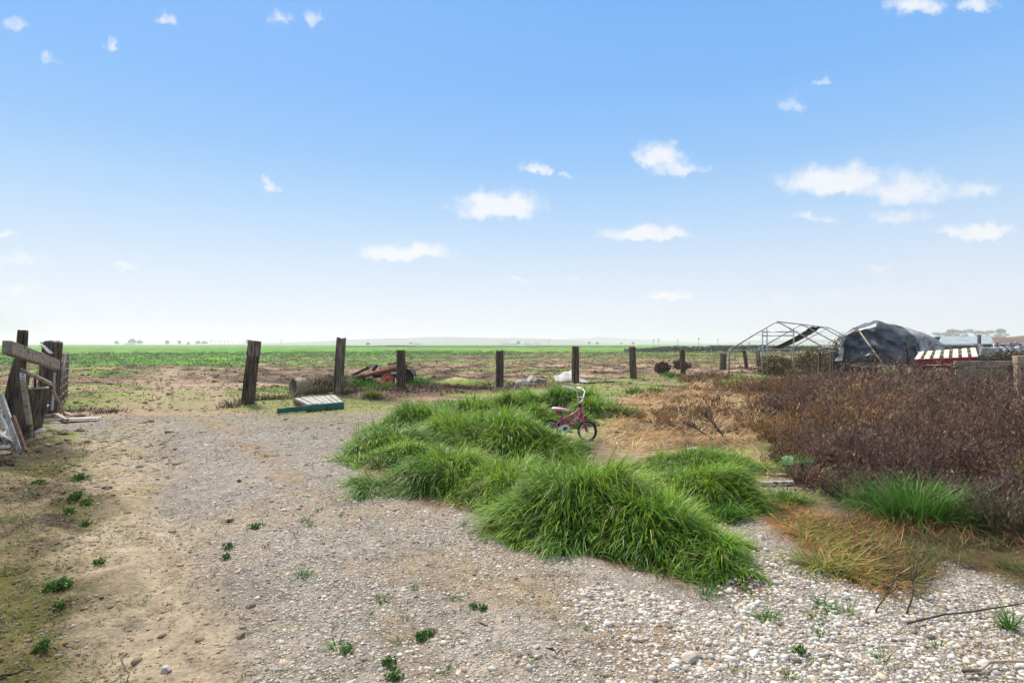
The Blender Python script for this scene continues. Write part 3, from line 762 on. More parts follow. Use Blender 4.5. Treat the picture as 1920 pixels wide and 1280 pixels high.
def field_growth():
    """low growth of the field and the verge: short blades in patches"""
    p = area_samples(9, 110, lambda d: float(np.interp(d, [9, 14, 20, 30, 50, 110], [240, 240, 190, 100, 42, 9])), 46)
    x, y = p[:, 0], p[:, 1]; zn = zones(x, y)
    clump = fbm(x * 1.1, y * 1.7, 131, 4)
    cov = np.maximum(zn['patch'] * .8, zn['green'] * .9)
    cov = np.maximum(cov, .20) * sst(.40, .60, clump + .05)
    cov = np.maximum(cov, zn['verge'] * .8 * sst(.38, .55, clump)); cov = np.maximum(cov, zn['bank'] * .9)
    cov *= (1 - .8 * zn['entry']) * (1 - zn['gravel']) * (1 - zn['brush']) * (1 - zn['lawn']) * (1 - .6 * zn['straw'])
    cov *= sst(10, 13.5, y)
    k = rng.random(len(p)) < cov
    x, y = x[k], y[k]; zn = {a: b[k] for a, b in zn.items()}; clump = clump[k]; n = len(x); d = np.hypot(x, y)
    print('field', n)
    g = np.maximum(zn['green'], .75 * zn['patch'] * sst(.45, .6, fbm(x * .4, y * .6, 133, 3)))[:, None]
    col = np.array([.15, .105, .06])[None] * (1 - g) + np.array([.075, .215, .012])[None] * g
    ol = sst(.45, .6, fbm(x * .25, y * .5, 135, 3))[:, None] * (1 - g * .6)
    col = col * (1 - ol) + np.array([.19, .20, .05])[None] * ol
    v = zn['verge'][:, None]; col = col * (1 - v) + np.array([.20, .245, .06])[None] * v
    bk = zn['bank'][:, None]; col = col * (1 - bk) + np.array([.105, .062, .042])[None] * bk
    col = col * rng.uniform(.5, 1.4, (n, 1))
    L = rng.uniform(.05, .15, n) * (.6 + 1.1 * sst(.45, .7, clump)) * (1 + .5 * zn['bank']) * np.interp(d, [9, 20, 60, 95], [.75, 1, 1.5, 2.0])
    W = rng.uniform(.006, .012, n) * np.maximum(1, d / 9) * 1.5
    az = rng.uniform(0, 2 * math.pi, n)
    o = blades('field_growth', np.stack([x, y, ground_z(x, y) - .01], 1), L, W, az, rng.uniform(.5, 1.5, n), rng.uniform(0, .8, n), np.clip(col, 0, .6), M['grass'], 3)
    tag(o, 'short patchy green and brown growth across the field', 'grass', kind='stuff')
field_growth()


def field_hummocks():
    p = area_samples(15, 120, lambda d: float(np.interp(d, [15, 25, 50, 120], [.8, .8, .45, .13])), 46)
    x, y = p[:, 0], p[:, 1]; z = zones(x, y)
    k = rng.random(len(x)) < (.35 + .65 * z['green']) * (1 - z['entry'] * .8) * (1 - z['gravel']) * (1 - z['brush']) * (1 - z['lawn']) * (1 - z['verge'] * .5) * sst(.42, .58, fbm(x * .12, y * .2, 137, 3)) * sst(15, 19, y)
    x, y = x[k], y[k]; gz_ = z['green'][k]; pz = z['patch'][k]; n = len(x); m = 34; print('hummocks', n)
    d = np.hypot(x, y); s = rng.uniform(.16, .34, n) * np.interp(d, [15, 50, 120], [.8, 1.4, 2.0])
    N = n * m; a = rng.uniform(0, 6.283, N); r = np.sqrt(rng.uniform(0, 1, N)); S = np.repeat(s, m)
    xx = np.repeat(x, m) + r * np.cos(a) * S * 1.5; yy = np.repeat(y, m) + r * np.sin(a) * S * 1.2
    g = (np.maximum(gz_, .6 * (pz > .5)) > rng.uniform(.2, .8, n))
    c = np.where(g[:, None], np.array([.045, .15, .012])[None], np.array([.105, .07, .042])[None]) * rng.uniform(.6, 1.3, (n, 1))
    c = np.repeat(c, m, 0) * rng.uniform(.6, 1.4, (N, 1))
    o = blades('field_hummocks', np.stack([xx, yy, ground_z(xx, yy) - .01], 1), S * rng.uniform(.5, 1.1, N) * (1.1 - .6 * r), np.repeat(np.maximum(.012, d * .0011), m), a + rng.normal(0, .5, N), np.clip(.2 + r * .8, 0, 1.3), rng.uniform(.3, 1.4, N), c, M['grass'], 3)
    tag(o, 'darker tufts and clods dotted over the green and tilled field', 'grass', kind='stuff')
field_hummocks()
# ================================================================== timber posts
def post_mesh(name, base, top, w, d, seed, mat, yaw=0.2, bw=None, chip=.06, cracks=True, lean_keep=None):
    """rough square timber between two points, slightly buried, with split faces and a worn top"""
    r = np.random.default_rng(seed)
    a = Vector(base); b = Vector(top); ax = (b - a); L = ax.length; ax.normalize()
    n = 28; S = 22
    s = Vector((math.cos(yaw), math.sin(yaw), 0)); s = (s - ax * s.dot(ax)).normalized(); u = ax.cross(s)
    bw = bw or w * 1.04
    V = []; fs = []
    grooves = r.uniform(0, 2 * math.pi, 5)
    for i in range(S + 1):
        tt = i / S; z = tt * L
        ww = bw * (1 - tt) + w * tt; dd = ww * d / w
        for k in range(n):
            an = 2 * math.pi * (k + .5) / n
            c, sn = math.cos(an), math.sin(an)
            m = 1 / (abs(c) ** 7 + abs(sn) ** 7) ** (1 / 7)
            px, py = c * m * ww / 2, sn * m * dd / 2
            f = 1 + (float(vnoise(np.array([k * .9 + seed]), np.array([z * 2.2]), seed)[0]) - .5) * .13 + (float(vnoise(np.array([k * .33]), np.array([z * 5]), seed + 5)[0]) - .5) * .10
            if cracks:
                for gk, g in enumerate(grooves):
                    da = abs((an - g - z * .05 + math.pi) % (2 * math.pi) - math.pi)
                    f -= .13 * math.exp(-(da / .10) ** 2) * (float(vnoise(np.array([z * 1.4]), np.array([gk * 7.]), seed + 9)[0]) > .4)
            zz = z
            if i >= S - 1: zz -= chip * float(vnoise(np.array([k * .55]), np.array([3.]), seed + 3)[0])
            p = a + ax * zz + (s * px + u * py) * f
            V.append(p)
    for i in range(S):
        for k in range(n): fs.append((i * n + k, i * n + (k + 1) % n, (i + 1) * n + (k + 1) % n, (i + 1) * n + k))
    ct = len(V); V.append(a + ax * (L - chip * .6))
    for k in range(n): fs.append((S * n + k, S * n + (k + 1) % n, ct))
    mb = MB(); mb.add(V, fs)
    return mb


def post(px_b, py_b, px_t, py_t, wpx, seed, mat, label, buried=.25, yaw=.2, bwpx=None, band=None, fgroup='old railway-tie posts along the field edge', chip=.06, dep=.8):
    g = gp(px_b, py_b); d = g[1]
    top = vp(px_t, py_t, d + (0 if not band else .0)); w = wpx / F * d
    base = Vector(g); tv = Vector(top); dirv = (tv - base).normalized()
    bb = base - dirv * buried
    root = thing('fence_post', g, label, 'post', fgroup)
    post_mesh('x', bb, tv, w, w * dep, seed, M[mat], yaw, bwpx / F * d if bwpx else None, chip).build('timber', M[mat], root, g, True)
    return root, bb, tv, w


# the row at the field edge
r1, b1, t1, w1 = post(464, 757, 478, 639, 20, 21, 'tie', 'leaning dark post with pale top block, left of the concrete pipe', bwpx=24, yaw=.35)
ax1 = (t1 - b1).normalized(); L1 = (t1 - b1).length
mb = post_mesh('x', t1 - ax1 * .37, t1 + ax1 * .012, w1 * 1.13, w1 * .95, 31, M['tie_grey'], .35, chip=.03)
mb.build('top_block', M['tie_grey'], r1, gp(464, 757), True)
mbw = MB()
for k in range(3):
    c = t1 - ax1 * (.50 + .03 * k); s = w1 * .62
    mbw.tube([c + Vector((math.cos(q * 2 * math.pi / 12) * s, math.sin(q * 2 * math.pi / 12) * s * .85, .01 * math.sin(q))) for q in range(12)], .006, 5, closed=True)
mbw.build('wire_wrap', M['iron_dark'], r1, gp(464, 757))
post(633, 741, 640, 632, 17, 22, 'tie_grey', 'tallest dark post, between the concrete pipe and the rusty implement', yaw=.25)
post(752, 735, 752, 655, 16, 23, 'tie', 'straight dark post in front of the orange wheel', yaw=.15)
post(937, 728, 937, 656, 14, 24, 'tie', 'blackened upright post standing alone left of the pale rocks', yaw=.1)
post(1079, 718, 1079, 648, 12.5, 25, 'tie', 'dark post standing in front of the curled white sheet metal', yaw=.2)
post(1188, 712, 1185, 649, 11, 26, 'tie_moss', 'mossy grey post with worn edges right of the curled white sheet', yaw=.5)
post(1281, 704, 1279, 654, 8.5, 27, 'tie', 'small distant dark post beside two round dark shrubs', yaw=.2)
post(1353, 694, 1353, 661, 6, 28, 'tie_grey', 'short grey post nearest the left leg of the tube frame', yaw=.2, dep=1)
post(1359, 694, 1359.5, 661.5, 4.5, 29, 'tie_moss', 'thin mossy post close beside a short grey post at the tube frame', yaw=.2, dep=1)
post(1400, 690, 1394, 649, 5.5, 30, 'tie', 'leaning thin dark post seen through the open tube frame', yaw=.2, dep=1)
post(1422, 686, 1421.5, 658, 5, 33, 'tie', 'short dark post inside the tube frame beside its door', yaw=.2, dep=1)

# ------------------------------------------------------------------ broken gateway at the left
g = gp(28, 824); d = g[1]
root = thing('gate_post', g, 'tall narrow gatepost bolted to a rough dark trunk, behind the white stickered stick', 'post', 'gateposts of the broken gateway')
pb = post_mesh('x', Vector(vp(30, 800, d + .12)), Vector(vp(43, 618, d + .12)), 14 / F * d, 14 / F * d, 41, M['tie'], .3, chip=.02)
pb.build('upright', M['tie'], root, g, True)
tr = MB(); pts = []; rs = []
for k, (px, py, hw) in enumerate([(33, 850, 27), (30, 820, 24), (29, 780, 21), (31, 740, 17), (34, 705, 14), (37, 690, 13), (38, 676, 12), (41, 668, 7)]):
    pts.append(vp(px, py, d)); rs.append(hw / F * d)
tr.tube(pts, rs, 12)
tr.v = [tuple(np.array(v) + (fbm(np.array([v[0] * 5 + v[1] * 3]), np.array([v[2] * 4]), 43)[0] - .5) * .10) for v in tr.v]
tr.build('trunk', M['tie'], root, g, True)
g2 = gp(86, 778)
root2 = thing('gate_post', g2, 'thick squared dark gatepost with a white scrap nailed near its top, beside the wire gate', 'post', 'gateposts of the broken gateway')
b2 = Vector(vp(84, 795, g2[1])); t2 = Vector(vp(100, 638, g2[1]))
post_mesh('x', b2, t2, 26 / F * g2[1], 24 / F * g2[1], 42, M['tie'], .3, 32 / F * g2[1], chip=.05).build('timber', M['tie'], root2, g2, True)
cap = MB(); q = Vector(vp(88, 656, g2[1] - .22))
cap.bar(q + Vector((-.10, 0, .10)), q + Vector((.09, 0, -.07)), .03, .12, (0, -1, 0.2)); cap.bar(q + Vector((-.12, .02, -.06)), q + Vector((-.03, .0, -.14)), .02, .05)
cap.bar(q + Vector((-.12, 0, .13)), q + Vector((-.10, 0, .17)), .04, .04)
cap.build('nailed_scrap', M['board_white'], root2, g2, bevel=.008)

bl = Vector(vp(13, 651, 7.75)); br = Vector(vp(107, 684, 11.4))
def beam(name, a, b, w, h, mat, label, cat, group=None, up=(0, 0, 1), parent=None, seg=10, seed=1, bev=.006):
    """board or beam between two points with slightly wavering faces"""
    r = np.random.default_rng(seed); a = Vector(a); b = Vector(b); t = (b - a); L = t.length; t.normalize()
    s = t.cross(Vector(up)); s.normalize(); u = s.cross(t)
    m = MB(); V = []; fs = []
    for i in range(seg + 1):
        f = i / seg; c = a + t * L * f
        j = r.normal(0, .02, 8)
        for k, (x, y) in enumerate(((-1, -1), (1, -1), (1, 1), (-1, 1))):
            V.append(c + s * x * w / 2 * (1 + j[k]) + u * y * h / 2 * (1 + j[k + 4]) + t * (r.normal(0, .012) if i in (0, seg) else 0))
    for i in range(seg):
        for k in range(4): fs.append((i * 4 + k, i * 4 + (k + 1) % 4, i * 4 + 4 + (k + 1) % 4, i * 4 + 4 + k))
    fs.append((0, 1, 2, 3)); fs.append(tuple(seg * 4 + k for k in (3, 2, 1, 0)))
    m.add(V, fs)
    if parent: return m.build(name, M[mat], parent[0], parent[1], bevel=bev)
    o = m.build(name, M[mat], None, a, bevel=bev); o.location = a
    return tag(o, label, cat, group)
beam('crossbeam', bl, br, .10, .19, 'plank', 'heavy weathered plank nailed slanting across the two gateposts', 'beam', seed=3)

# gate leaf swung away, seen nearly edge-on
ga = Vector(vp(107, 764, 12.4)); ga.z = .06; gb = Vector(vp(124, 764, 14.9)); gb.z = .06
gt = thing('field_gate', ga, 'rusty tubular gate swung open and seen edge-on behind the squared gatepost', 'gate')
for f in (0, .33, .66, 1):
    p = ga.lerp(gb, f); MB().tube([p, p + Vector((.05, 0, 1.22))], .026, 8).build('upright', M['gate_metal'], gt, ga, True)
for k in range(7):
    z = .05 + k * .19; o_ = Vector((.05 * z / 1.22, 0, z))
    MB().tube([ga + o_, gb + o_], .017, 6).build('rail', M['gate_metal'], gt, ga, True)
for k, (x0, x1) in enumerate(((.0, .33), (.33, .66))):
    pa = ga.lerp(gb, x0); pb_ = ga.lerp(gb, x1); MB().tube([pa + Vector((0, 0, .06)), pb_ + Vector((.05, 0, 1.2))], .012, 6).build('brace', M['gate_metal'], gt, ga, True)

def stick(name, pts, r, mat, label, cat, group=None):
    m = MB().tube(pts, r, 8); o = m.build(name, M[mat], None, pts[0], True); o.location = pts[0]
    return tag(o, label, cat, group)
stick('bent_branch', [vp(40, 693, 8.3), vp(55, 700, 8.5), vp(72, 708, 8.8), vp(86, 715, 9.1), vp(93, 718, 9.2), vp(102, 738, 9.4), vp(113, 760, 9.6), vp(121, 778, 9.9)],
      [.028, .03, .032, .033, .03, .026, .022, .02], 'stick', 'pale bent branch hooked from the trunk post down to the ground', 'branch')
g = gp(57, 822)
rt = thing('tool_handle', g, 'round wooden handle with a white sticker, leaning on the dark trunk post', 'handle')
MB().tube([vp(57, 822, g[1] - .05), vp(55, 790, g[1] - .18), vp(48, 745, g[1] - .34), vp(44, 720, g[1] - .40), vp(42, 697, g[1] - .44)], [.040, .040, .038, .034, .031], 10).build('shaft', M['stick'], rt, g, True)
MB().tube([vp(43.6, 717, g[1] - .405), vp(42.2, 699, g[1] - .437)], .0375, 10).build('sticker', M['board_white'], rt, g, True)
for py in (703, 708, 714):
    p = Vector(vp(42.7, py, g[1] - .46)); MB().box(p, (.022, .008, .012)).build('sticker_print', M['black_plastic'], rt, g)

# dark stump/barrel between the posts
g = gp(64, 806)
st = thing('stump', g, 'dark hollow charred stump between the two gateposts', 'stump')
m = MB(); m.tube([vp(62, 815, g[1]), vp(62, 790, g[1]), vp(63, 760, g[1]), vp(64, 738, g[1]), vp(64, 726, g[1])], [.115, .15, .175, .205, .20], 16)
m.v = [tuple(np.array(v) * 1.0 + np.array([(vnoise(np.array([v[0] * 22.]), np.array([v[1] * 22.]), 5)[0] - .5) * .05, 0, (vnoise(np.array([v[0] * 15.]), np.array([v[1] * 15.]), 6)[0] - .5) * .06])) for v in m.v]
m.build('trunk', M['tie'], st, g, True)
MB().tube([Vector(vp(64, 727, g[1])) + Vector((.205 * math.cos(k * math.pi / 8), .205 * math.sin(k * math.pi / 8), 0)) for k in range(16)], .014, 6, closed=True).build('rim', M['stick'], st, g, True)
stick('iron_peg', [vp(66, 726, 9.9), vp(65.5, 708, 9.9)], .02, 'iron_dark', 'short iron peg standing up behind the charred stump', 'peg')

BO = 'broken boards by the gateway'
def brd(a, b, w, h, mat, label, seed, up=(0, -1, .15)): beam('scrap_board', a, b, w, h, mat, label, 'board', BO, up, seed=seed)
brd(vp(1, 740, 7.6), vp(38, 846, 6.95), .075, .03, 'board_grey', 'long pale grey board leaning upright at the far left edge', 51, (0, -1, .1))
brd(vp(24, 780, 7.1), vp(48, 846, 6.85), .05, .03, 'board_brown', 'narrow rust brown board against the long pale leaning board', 52, (0, -1, .1))
brd(vp(-14, 760, 7.5), vp(30, 838, 7.2), .035, .16, 'board_grey', 'wide dark grey board lowest in the pile at the left edge', 53, (.3, -1, .3))
brd(vp(-20, 790, 7.3), vp(16, 826, 7.0), .03, .16, 'board_grey', 'broken grey board end poking from the pile at the left edge', 54, (.2, -1, .5))
brd(vp(6, 826, 7.1), vp(27, 800, 7.4), .03, .12, 'board_white', 'small whitish board piece lying in the pile at the left edge', 55, (.2, -1, .4))
brd(gp(66, 781, .03), gp(102, 777, .05), .05, .04, 'stick', 'thin bare pole lying on the ground under the squared gatepost', 56, (0, 0, 1))
brd(gp(68, 789, .03), gp(118, 786, .03), .08, .03, 'board_grey', 'flat grey strip lying just in front of the thin bare pole', 57, (0, 0, 1))
brd(gp(104, 776, .04), gp(126, 787, .03), .07, .05, 'stick', 'short tan offcut lying crossways at the foot of the bent branch', 58, (0, 0, 1))
brd(gp(118, 785, .025), gp(186, 783, .025), .26, .02, 'sheet', 'long pale flat strip lying on the ground toward the drive', 59, (0, 0, 1))
brd(vp(70, 768, 10.2), vp(84, 752, 10.4), .14, .03, 'board_grey', 'upper grey board propped behind the charred stump', 60, (0, -1, .5))
brd(vp(68, 770, 9.9), vp(87, 760, 10.1), .09, .025, 'board_white', 'lower white edged board propped behind the charred stump', 61, (0, -1, .7))
brd(vp(98, 768, 11.3), vp(103, 700, 11.6), .04, .03, 'board_grey', 'thin grey stake standing against the squared gatepost', 62)
brd(gp(120, 773, .04), gp(136, 779, .03), .06, .04, 'stick', 'small bleached offcut lying right of the gate foot', 63, (0, 0, 1))

def rock(loc, s, seed, mat, label, cat='rock', group=None, sq=(1.2, .95, .62)):
    r = np.random.default_rng(seed); bm = bmesh.new(); bmesh.ops.create_icosphere(bm, subdivisions=3, radius=1)
    nr = [(Vector(r.normal(0, 1, 3)).normalized(), r.uniform(.55, .9)) for _ in range(9)]
    for v in bm.verts:
        p = v.co.copy()
        for nn, dd in nr:
            e = p.dot(nn) - dd
            if e > 0: p -= nn * e * .9
        p *= 1 + (float(fbm(np.array([p.x * 2 + seed]), np.array([p.y * 2 + p.z * 2.7]), seed)[0]) - .5) * .18
        v.co = Vector((p.x * sq[0], p.y * sq[1], p.z * sq[2])) * s
    me = bpy.data.meshes.new('rock'); bm.to_mesh(me); bm.free(); me.materials.append(M[mat])
    o = bpy.data.objects.new('rock', me); COL.objects.link(o); o.location = (loc[0], loc[1], float(ground_z(np.array([loc[0]]), np.array([loc[1]]))[0]) + s * sq[2] * .35 + loc[2]); o.rotation_euler.z = r.uniform(0, 6)
    return tag(o, label, cat, group)
RG = 'rubble stones by the gateway'
for k, (px, py, s, mt, lb) in enumerate([(78, 810, .10, 'rock', 'pale flat stone at the foot of the charred stump'), (150, 807, .075, 'rock_dark', 'brown stone by itself at the edge of the drive near the gateway'),
        (120, 815, .07, 'rock_dark', 'flat brown stone between the stump and the drive'), (8, 842, .09, 'rock', 'bluish white stone under the board pile at the left edge'),
        (22, 838, .06, 'rock', 'small grey stone under the foot of the leaning board'), (116, 836, .055, 'rock_dark', 'brown lump below the gateway at the start of the dirt track'),
        (4, 862, .085, 'rock_dark', 'dark lump lowest at the left edge, under the board pile'), (126, 826, .05, 'rock_dark', 'tiny brown stone in the rubble left of the drive'),
        (90, 845, .05, 'rock_dark', 'low clod of rubble in the mossy dirt below the stickered handle')]):
    rock(gp(px, py), s, 70 + k, mt, lb, 'rock', RG)
rock(gp(312, 1262), .025, 90, 'rock', 'largest loose stone at the bottom of the sandy strip', sq=(1.2, .9, .8))
rock(gp(1297, 1236), .045, 91, 'rock', 'large white stone low on the white pebbles, right of the bottom middle', sq=(1.3, .9, .55))
rock(gp(452, 1193), .025, 92, 'rock_dark', 'brown stone on the gravel right of the sandy strip')
rock(gp(1428, 1010), .035, 93, 'rock', 'dark grey stone beside the orange dead grass patch')

# ------------------------------------------------------------------ concrete pipe, deck, implement, sheet
g = gp(548, 741); d = g[1]; rad = 17 / F * d
root = thing('concrete_pipe', g, 'old concrete culvert pipe lying behind the leaning post', 'pipe')
a = Vector((g[0] + .02, d, rad * .92)); b = a + Vector((1.15, 1.30, 0.02)); ax = (b - a).normalized()
s = ax.cross(Vector((0, 0, 1))).normalized(); u = s.cross(ax)
mb = MB(); prof = [(0, rad), (.05, rad * 1.02), (.09, rad * .97), (1.6, rad * .95), (1.62, rad * .8), (.09, rad * .80), (0, rad * .84)]
n = 32; V = []; fs = []
for (z, r_) in prof:
    for k in range(n):
        an = 2 * math.pi * k / n; V.append(a + ax * z + (s * math.cos(an) + u * math.sin(an)) * r_)
for i in range(len(prof)):
    j = (i + 1) % len(prof)
    for k in range(n): fs.append((i * n + k, i * n + (k + 1) % n, j * n + (k + 1) % n, j * n + k))
mb.add(V, fs); mb.build('barrel', M['concrete'], root, g, True)
# dead vine over the pipe
nv = 1500; tt = rng.uniform(.25, 1.75, nv); an = rng.uniform(-.25, 2.6, nv); rr_ = rad * rng.uniform(.95, 1.25, nv)
vb = np.array(a)[None] + np.array(ax)[None] * tt[:, None] + (np.array(s)[None] * (np.cos(an) * rr_)[:, None] + np.array(u)[None] * (np.sin(an) * rr_)[:, None])
vine_c = np.array([[.23, .17, .115], [.34, .27, .19], [.13, .09, .06], [.42, .34, .24]])[rng.integers(0, 4, nv)] * rng.uniform(.7, 1.2, (nv, 1))
keepv = rng.random(nv) < np.clip((tt - .3) * 1.2 + .2 * (an < 1), 0.1, 1)
o = blades('dead_vine', vb[keepv], rng.uniform(.18, .42, nv)[keepv], rng.uniform(.010, .018, nv)[keepv], rng.uniform(0, 6.3, nv)[keepv], rng.uniform(.6, 1.8, nv)[keepv], rng.uniform(.5, 1.6, nv)[keepv], vine_c[keepv], M['straw'], 4)
tag(o, 'tangle of dead grey vine hanging over the concrete pipe', 'vine')

zt = .15
def dz(px, py, z=zt): return Vector(gp(px, py, z))
A_, B_, C_, D_ = dz(551, 746), dz(628, 740), dz(644, 753), dz(577, 758)
root = thing('wooden_deck', gp(600, 765), 'small bleached board platform with a dark green front, in front of the concrete pipe', 'platform')
og = gp(600, 765)
NP = 7
for k in range(NP):
    f0, f1 = (k + .07) / NP, (k + .93) / NP
    p = [A_.lerp(B_, f0), A_.lerp(B_, f1), D_.lerp(C_, f1), D_.lerp(C_, f0)]
    dzk = Vector((0, 0, rng.uniform(-.008, .008)))
    mb = MB(); mb.add([q_ + dzk for q_ in p] + [q_ + dzk + Vector((0, 0, -.028)) for q_ in p], [(0, 1, 2, 3), (7, 6, 5, 4), (0, 4, 5, 1), (1, 5, 6, 2), (2, 6, 7, 3), (3, 7, 4, 0)])
    mb.build('deck_board', M['deck'], root, og, bevel=.004)
fl = D_ + (D_ - C_) * .80; dn = Vector((0, 0, -.075)); fw = (C_ - D_).normalized(); nf = Vector((fw.y, -fw.x, 0)).normalized()
if nf.y > 0: nf = -nf
m1 = D_ + (C_ - D_) * .04
beam('front_board', fl + dn + nf * .03 + Vector((0, 0, -.015)), m1 + dn + nf * .03 - fw * .006, .04, .11, 'green_paint', '', '', parent=(root, og), seed=7)
beam('front_board', m1 + dn + nf * .03 + fw * .006, C_ + dn + nf * .03, .04, .128, 'green_paint', '', '', parent=(root, og), seed=8)
for (p, q) in ((A_, D_), (B_, C_), (A_, B_)):
    off = Vector((0, 0, -.032 - .055)); pp = p + off + (q - p) * .03; qq = q + off - (q - p) * .03
    beam('joist', pp, qq, .04, .11, 'board_brown', '', '', parent=(root, og), seed=9)

# rusty implement (old towed machine)
g = gp(730, 722); d = g[1]
root = thing('farm_implement', g, 'rusty towed farm implement with an orange wheel, sunk in green grass', 'farm machine')
def iv(px, py, dd=0): return Vector(vp(px, py, d + dd))
W_ = .20
cw = iv(727.5, 711, -.25)
def wheel(c, r, wd, tm, rm, parent, org, axis=Vector((0, -1, 0)), hub='red_hub', rim_r=.86):
    axis = Vector(axis).normalized(); s = axis.cross(Vector((0, 0, 1))).normalized(); u = s.cross(axis)
    def lathe(pr, n=36):
        V = []; fs = []
        for (h, r_) in pr:
            for k in range(n):
                an = 2 * math.pi * k / n; V.append(c + axis * h + (s * math.cos(an) + u * math.sin(an)) * r_)
        for i in range(len(pr) - 1):
            for k in range(n): fs.append((i * n + k, i * n + (k + 1) % n, (i + 1) * n + (k + 1) % n, (i + 1) * n + k))
        m = MB(); m.add(V, fs); return m
    wp = MB
    ty = lathe([(wd * .5, r * rim_r), (wd * .55, r * .97), (wd * .3, r * 1.06), (-wd * .3, r * 1.06), (-wd * .5, r * .97), (-wd * .5, r * rim_r), (wd * .5, r * rim_r)]).build('tyre', M[tm], parent, org, True)
    rm_ = lathe([(wd * .56, r * .95), (wd * .50, r * .80), (wd * .18, r * .72), (wd * .10, r * .5), (wd * .22, r * .25), (wd * .25, r * .02)]).build('rim', M[rm], parent, org, True)
    h = lathe([(wd * .22, r * .24), (wd * .55, r * .20), (wd * .6, r * .02)]).build('hub', M[hub], rm_, (0, 0, 0), True)
    h.data.transform(Matrix.Translation(-Vector(org)))
    return ty
def iwheel(name, c, r, wd, axis, rm='orange'):
    e = bpy.data.objects.new('wheel', None); COL.objects.link(e); e.parent = root
    wheel(Vector(c), r, wd, 'rubber', rm, e, g, axis)
iwheel('wheel', cw, 12.0 / F * d, .16, (-.12, -1, .05))
iwheel('wheel', iv(759, 707, .15), 16 / F * d, .22, (.25, -1, .0), 'iron_dark')
mb = MB(); mb.bar(iv(653, 711), iv(763, 684), .30, .05); mb.bar(iv(650, 712, .5), iv(763, 690, .9), .12, .08); mb.build('chassis', M['iron_dark'], root, g, bevel=.01)
MB().tube([iv(683, 704, -.3), iv(705, 698, -.3), iv(752, 686, -.3)], [.05, .062, .058], 12).build('main_tube', M['rust_red'], root, g, True)
MB().tube([iv(660, 709, -.2), iv(685, 703, -.22)], [.03, .075], 12).build('tube_cone', M['rust'], root, g, True)
MB().tube([iv(634, 711, -.05), iv(656, 705, 0), iv(664, 705)], [.02, .028, .04], 8).build('drawbar', M['iron_dark'], root, g, True)
mb = MB(); mb.bar(iv(662, 703, .1), iv(692, 688.5, .1), .14, .09); mb.build('hopper_rail', M['iron_dark'], root, g, bevel=.01)
mb = MB(); mb.bar(iv(664, 702, .35), iv(704, 684, .35), .05, .05); mb.bar(iv(670, 703, -.1), iv(702, 692, -.05), .25, .02); mb.build('side_rail', M['steel'], root, g)
mb = MB(); mb.bar(iv(699, 695, -.15), iv(707.5, 684, -.15), .11, .07, (0, -1, 0)); mb.build('lever', M['iron_dark'], root, g, bevel=.008)
mb = MB(); mb.bar(iv(712, 695, .05), iv(750, 686, .15), .5, .16); mb.build('cover_plate', M['rust'], root, g, bevel=.008)
mb = MB(); mb.bar(iv(728, 684, .1), iv(742, 680.5, .1), .14, .05); mb.bar(iv(742, 682, .2), iv(771, 680.5, .25), .025, .02); mb.build('top_bracket', M['iron_dark'], root, g)
mb = MB(); mb.tube([iv(733, 694, -.1), iv(742, 702, -.1)], .018, 6); mb.build('strut', M['steel'], root, g)
mb = MB(); mb.bar(iv(700, 705, .1), iv(758, 704, .1), .25, .12); mb.build('axle_beam', M['iron_dark'], root, g, bevel=.01)
mb = MB(); pts = [Vector(iv(759, 707, .15)) + Vector((math.cos(a_) * .40, 0, math.sin(a_) * .40)) for a_ in np.linspace(.1, 1.9, 9)]
for p, q in zip(pts[:-1], pts[1:]): mb.bar(p, q, .3, .02, Vector((p + q) / 2 - iv(759, 707, .15)))
mb.build('mudguard', M['iron_dark'], root, g)

# curled sheet
g = gp(1070, 718); d = g[1] + .35
nx, ny = 24, 14; V = []; fs = []
for i in range(nx + 1):
    for j in range(ny + 1):
        u_, v_ = i / nx, j / ny
        x = (1040 + 62 * u_ - 960) / F * d
        hh = (.40 * np.exp(-((u_ - .42) / .30) ** 2) + .30 * np.exp(-((u_ - .62) / .10) ** 2)) * (v_ ** .7) + .05 * math.sin(u_ * 9) * v_
        yy_ = d - .5 + .75 * v_ + .25 * math.sin(u_ * 3.2)
        zz = .03 + hh - .10 * math.sin(math.pi * u_) * (1 - v_) ** 2 * 0 + .10 * (abs(u_ - .1) < .12) * 0
        zz += .16 * math.exp(-(u_ / .09) ** 2) * (.35 + .65 * v_)
        V.append((x, yy_, zz))
for i in range(nx):
    for j in range(ny): fs.append((i * (ny + 1) + j, (i + 1) * (ny + 1) + j, (i + 1) * (ny + 1) + j + 1, i * (ny + 1) + j + 1))
mb = MB(); mb.add(V, fs)
o = mb.build('metal_sheet', M['sheet'], None, g, True); o.location = g
md = o.modifiers.new('thick', 'SOLIDIFY'); md.thickness = .012
tag(o, 'curled white metal sheet lying on the ground behind a dark post', 'metal sheet')
beam('black_hose', gp(1095, 718, .03), gp(1152, 716, .03), .10, .05, 'rubber', 'black strip lying on the ground right of the curled white sheet', 'hose', up=(0, 0, 1), seed=4)  # thin flat black bar along the ground, running right from the sheet
for k, (px, py, s, mt, lb) in enumerate([(981, 721, .26, 'rock', 'leftmost whitish boulder of the small heap beside the blackened post'), (997, 719, .30, 'rock', 'tan topped boulder in the middle of the small heap beside the blackened post'),
        (1012, 720, .22, 'rock_dark', 'rightmost brownish boulder of the small heap beside the blackened post'), (918, 727, .16, 'rock', 'flat pale stone at the foot of the blackened post')]):
    rock(gp(px, py), s, 95 + k, mt, lb, 'boulder', 'boulders at the field edge', (1.15, .9, .8 if k < 3 else .35))
beam('low_plank', gp(955, 723, .05), gp(1016, 721, .05), .12, .09, 'board_grey', 'grey plank lying in front of the small heap of boulders', 'board', up=(0, 0, 1), seed=5)

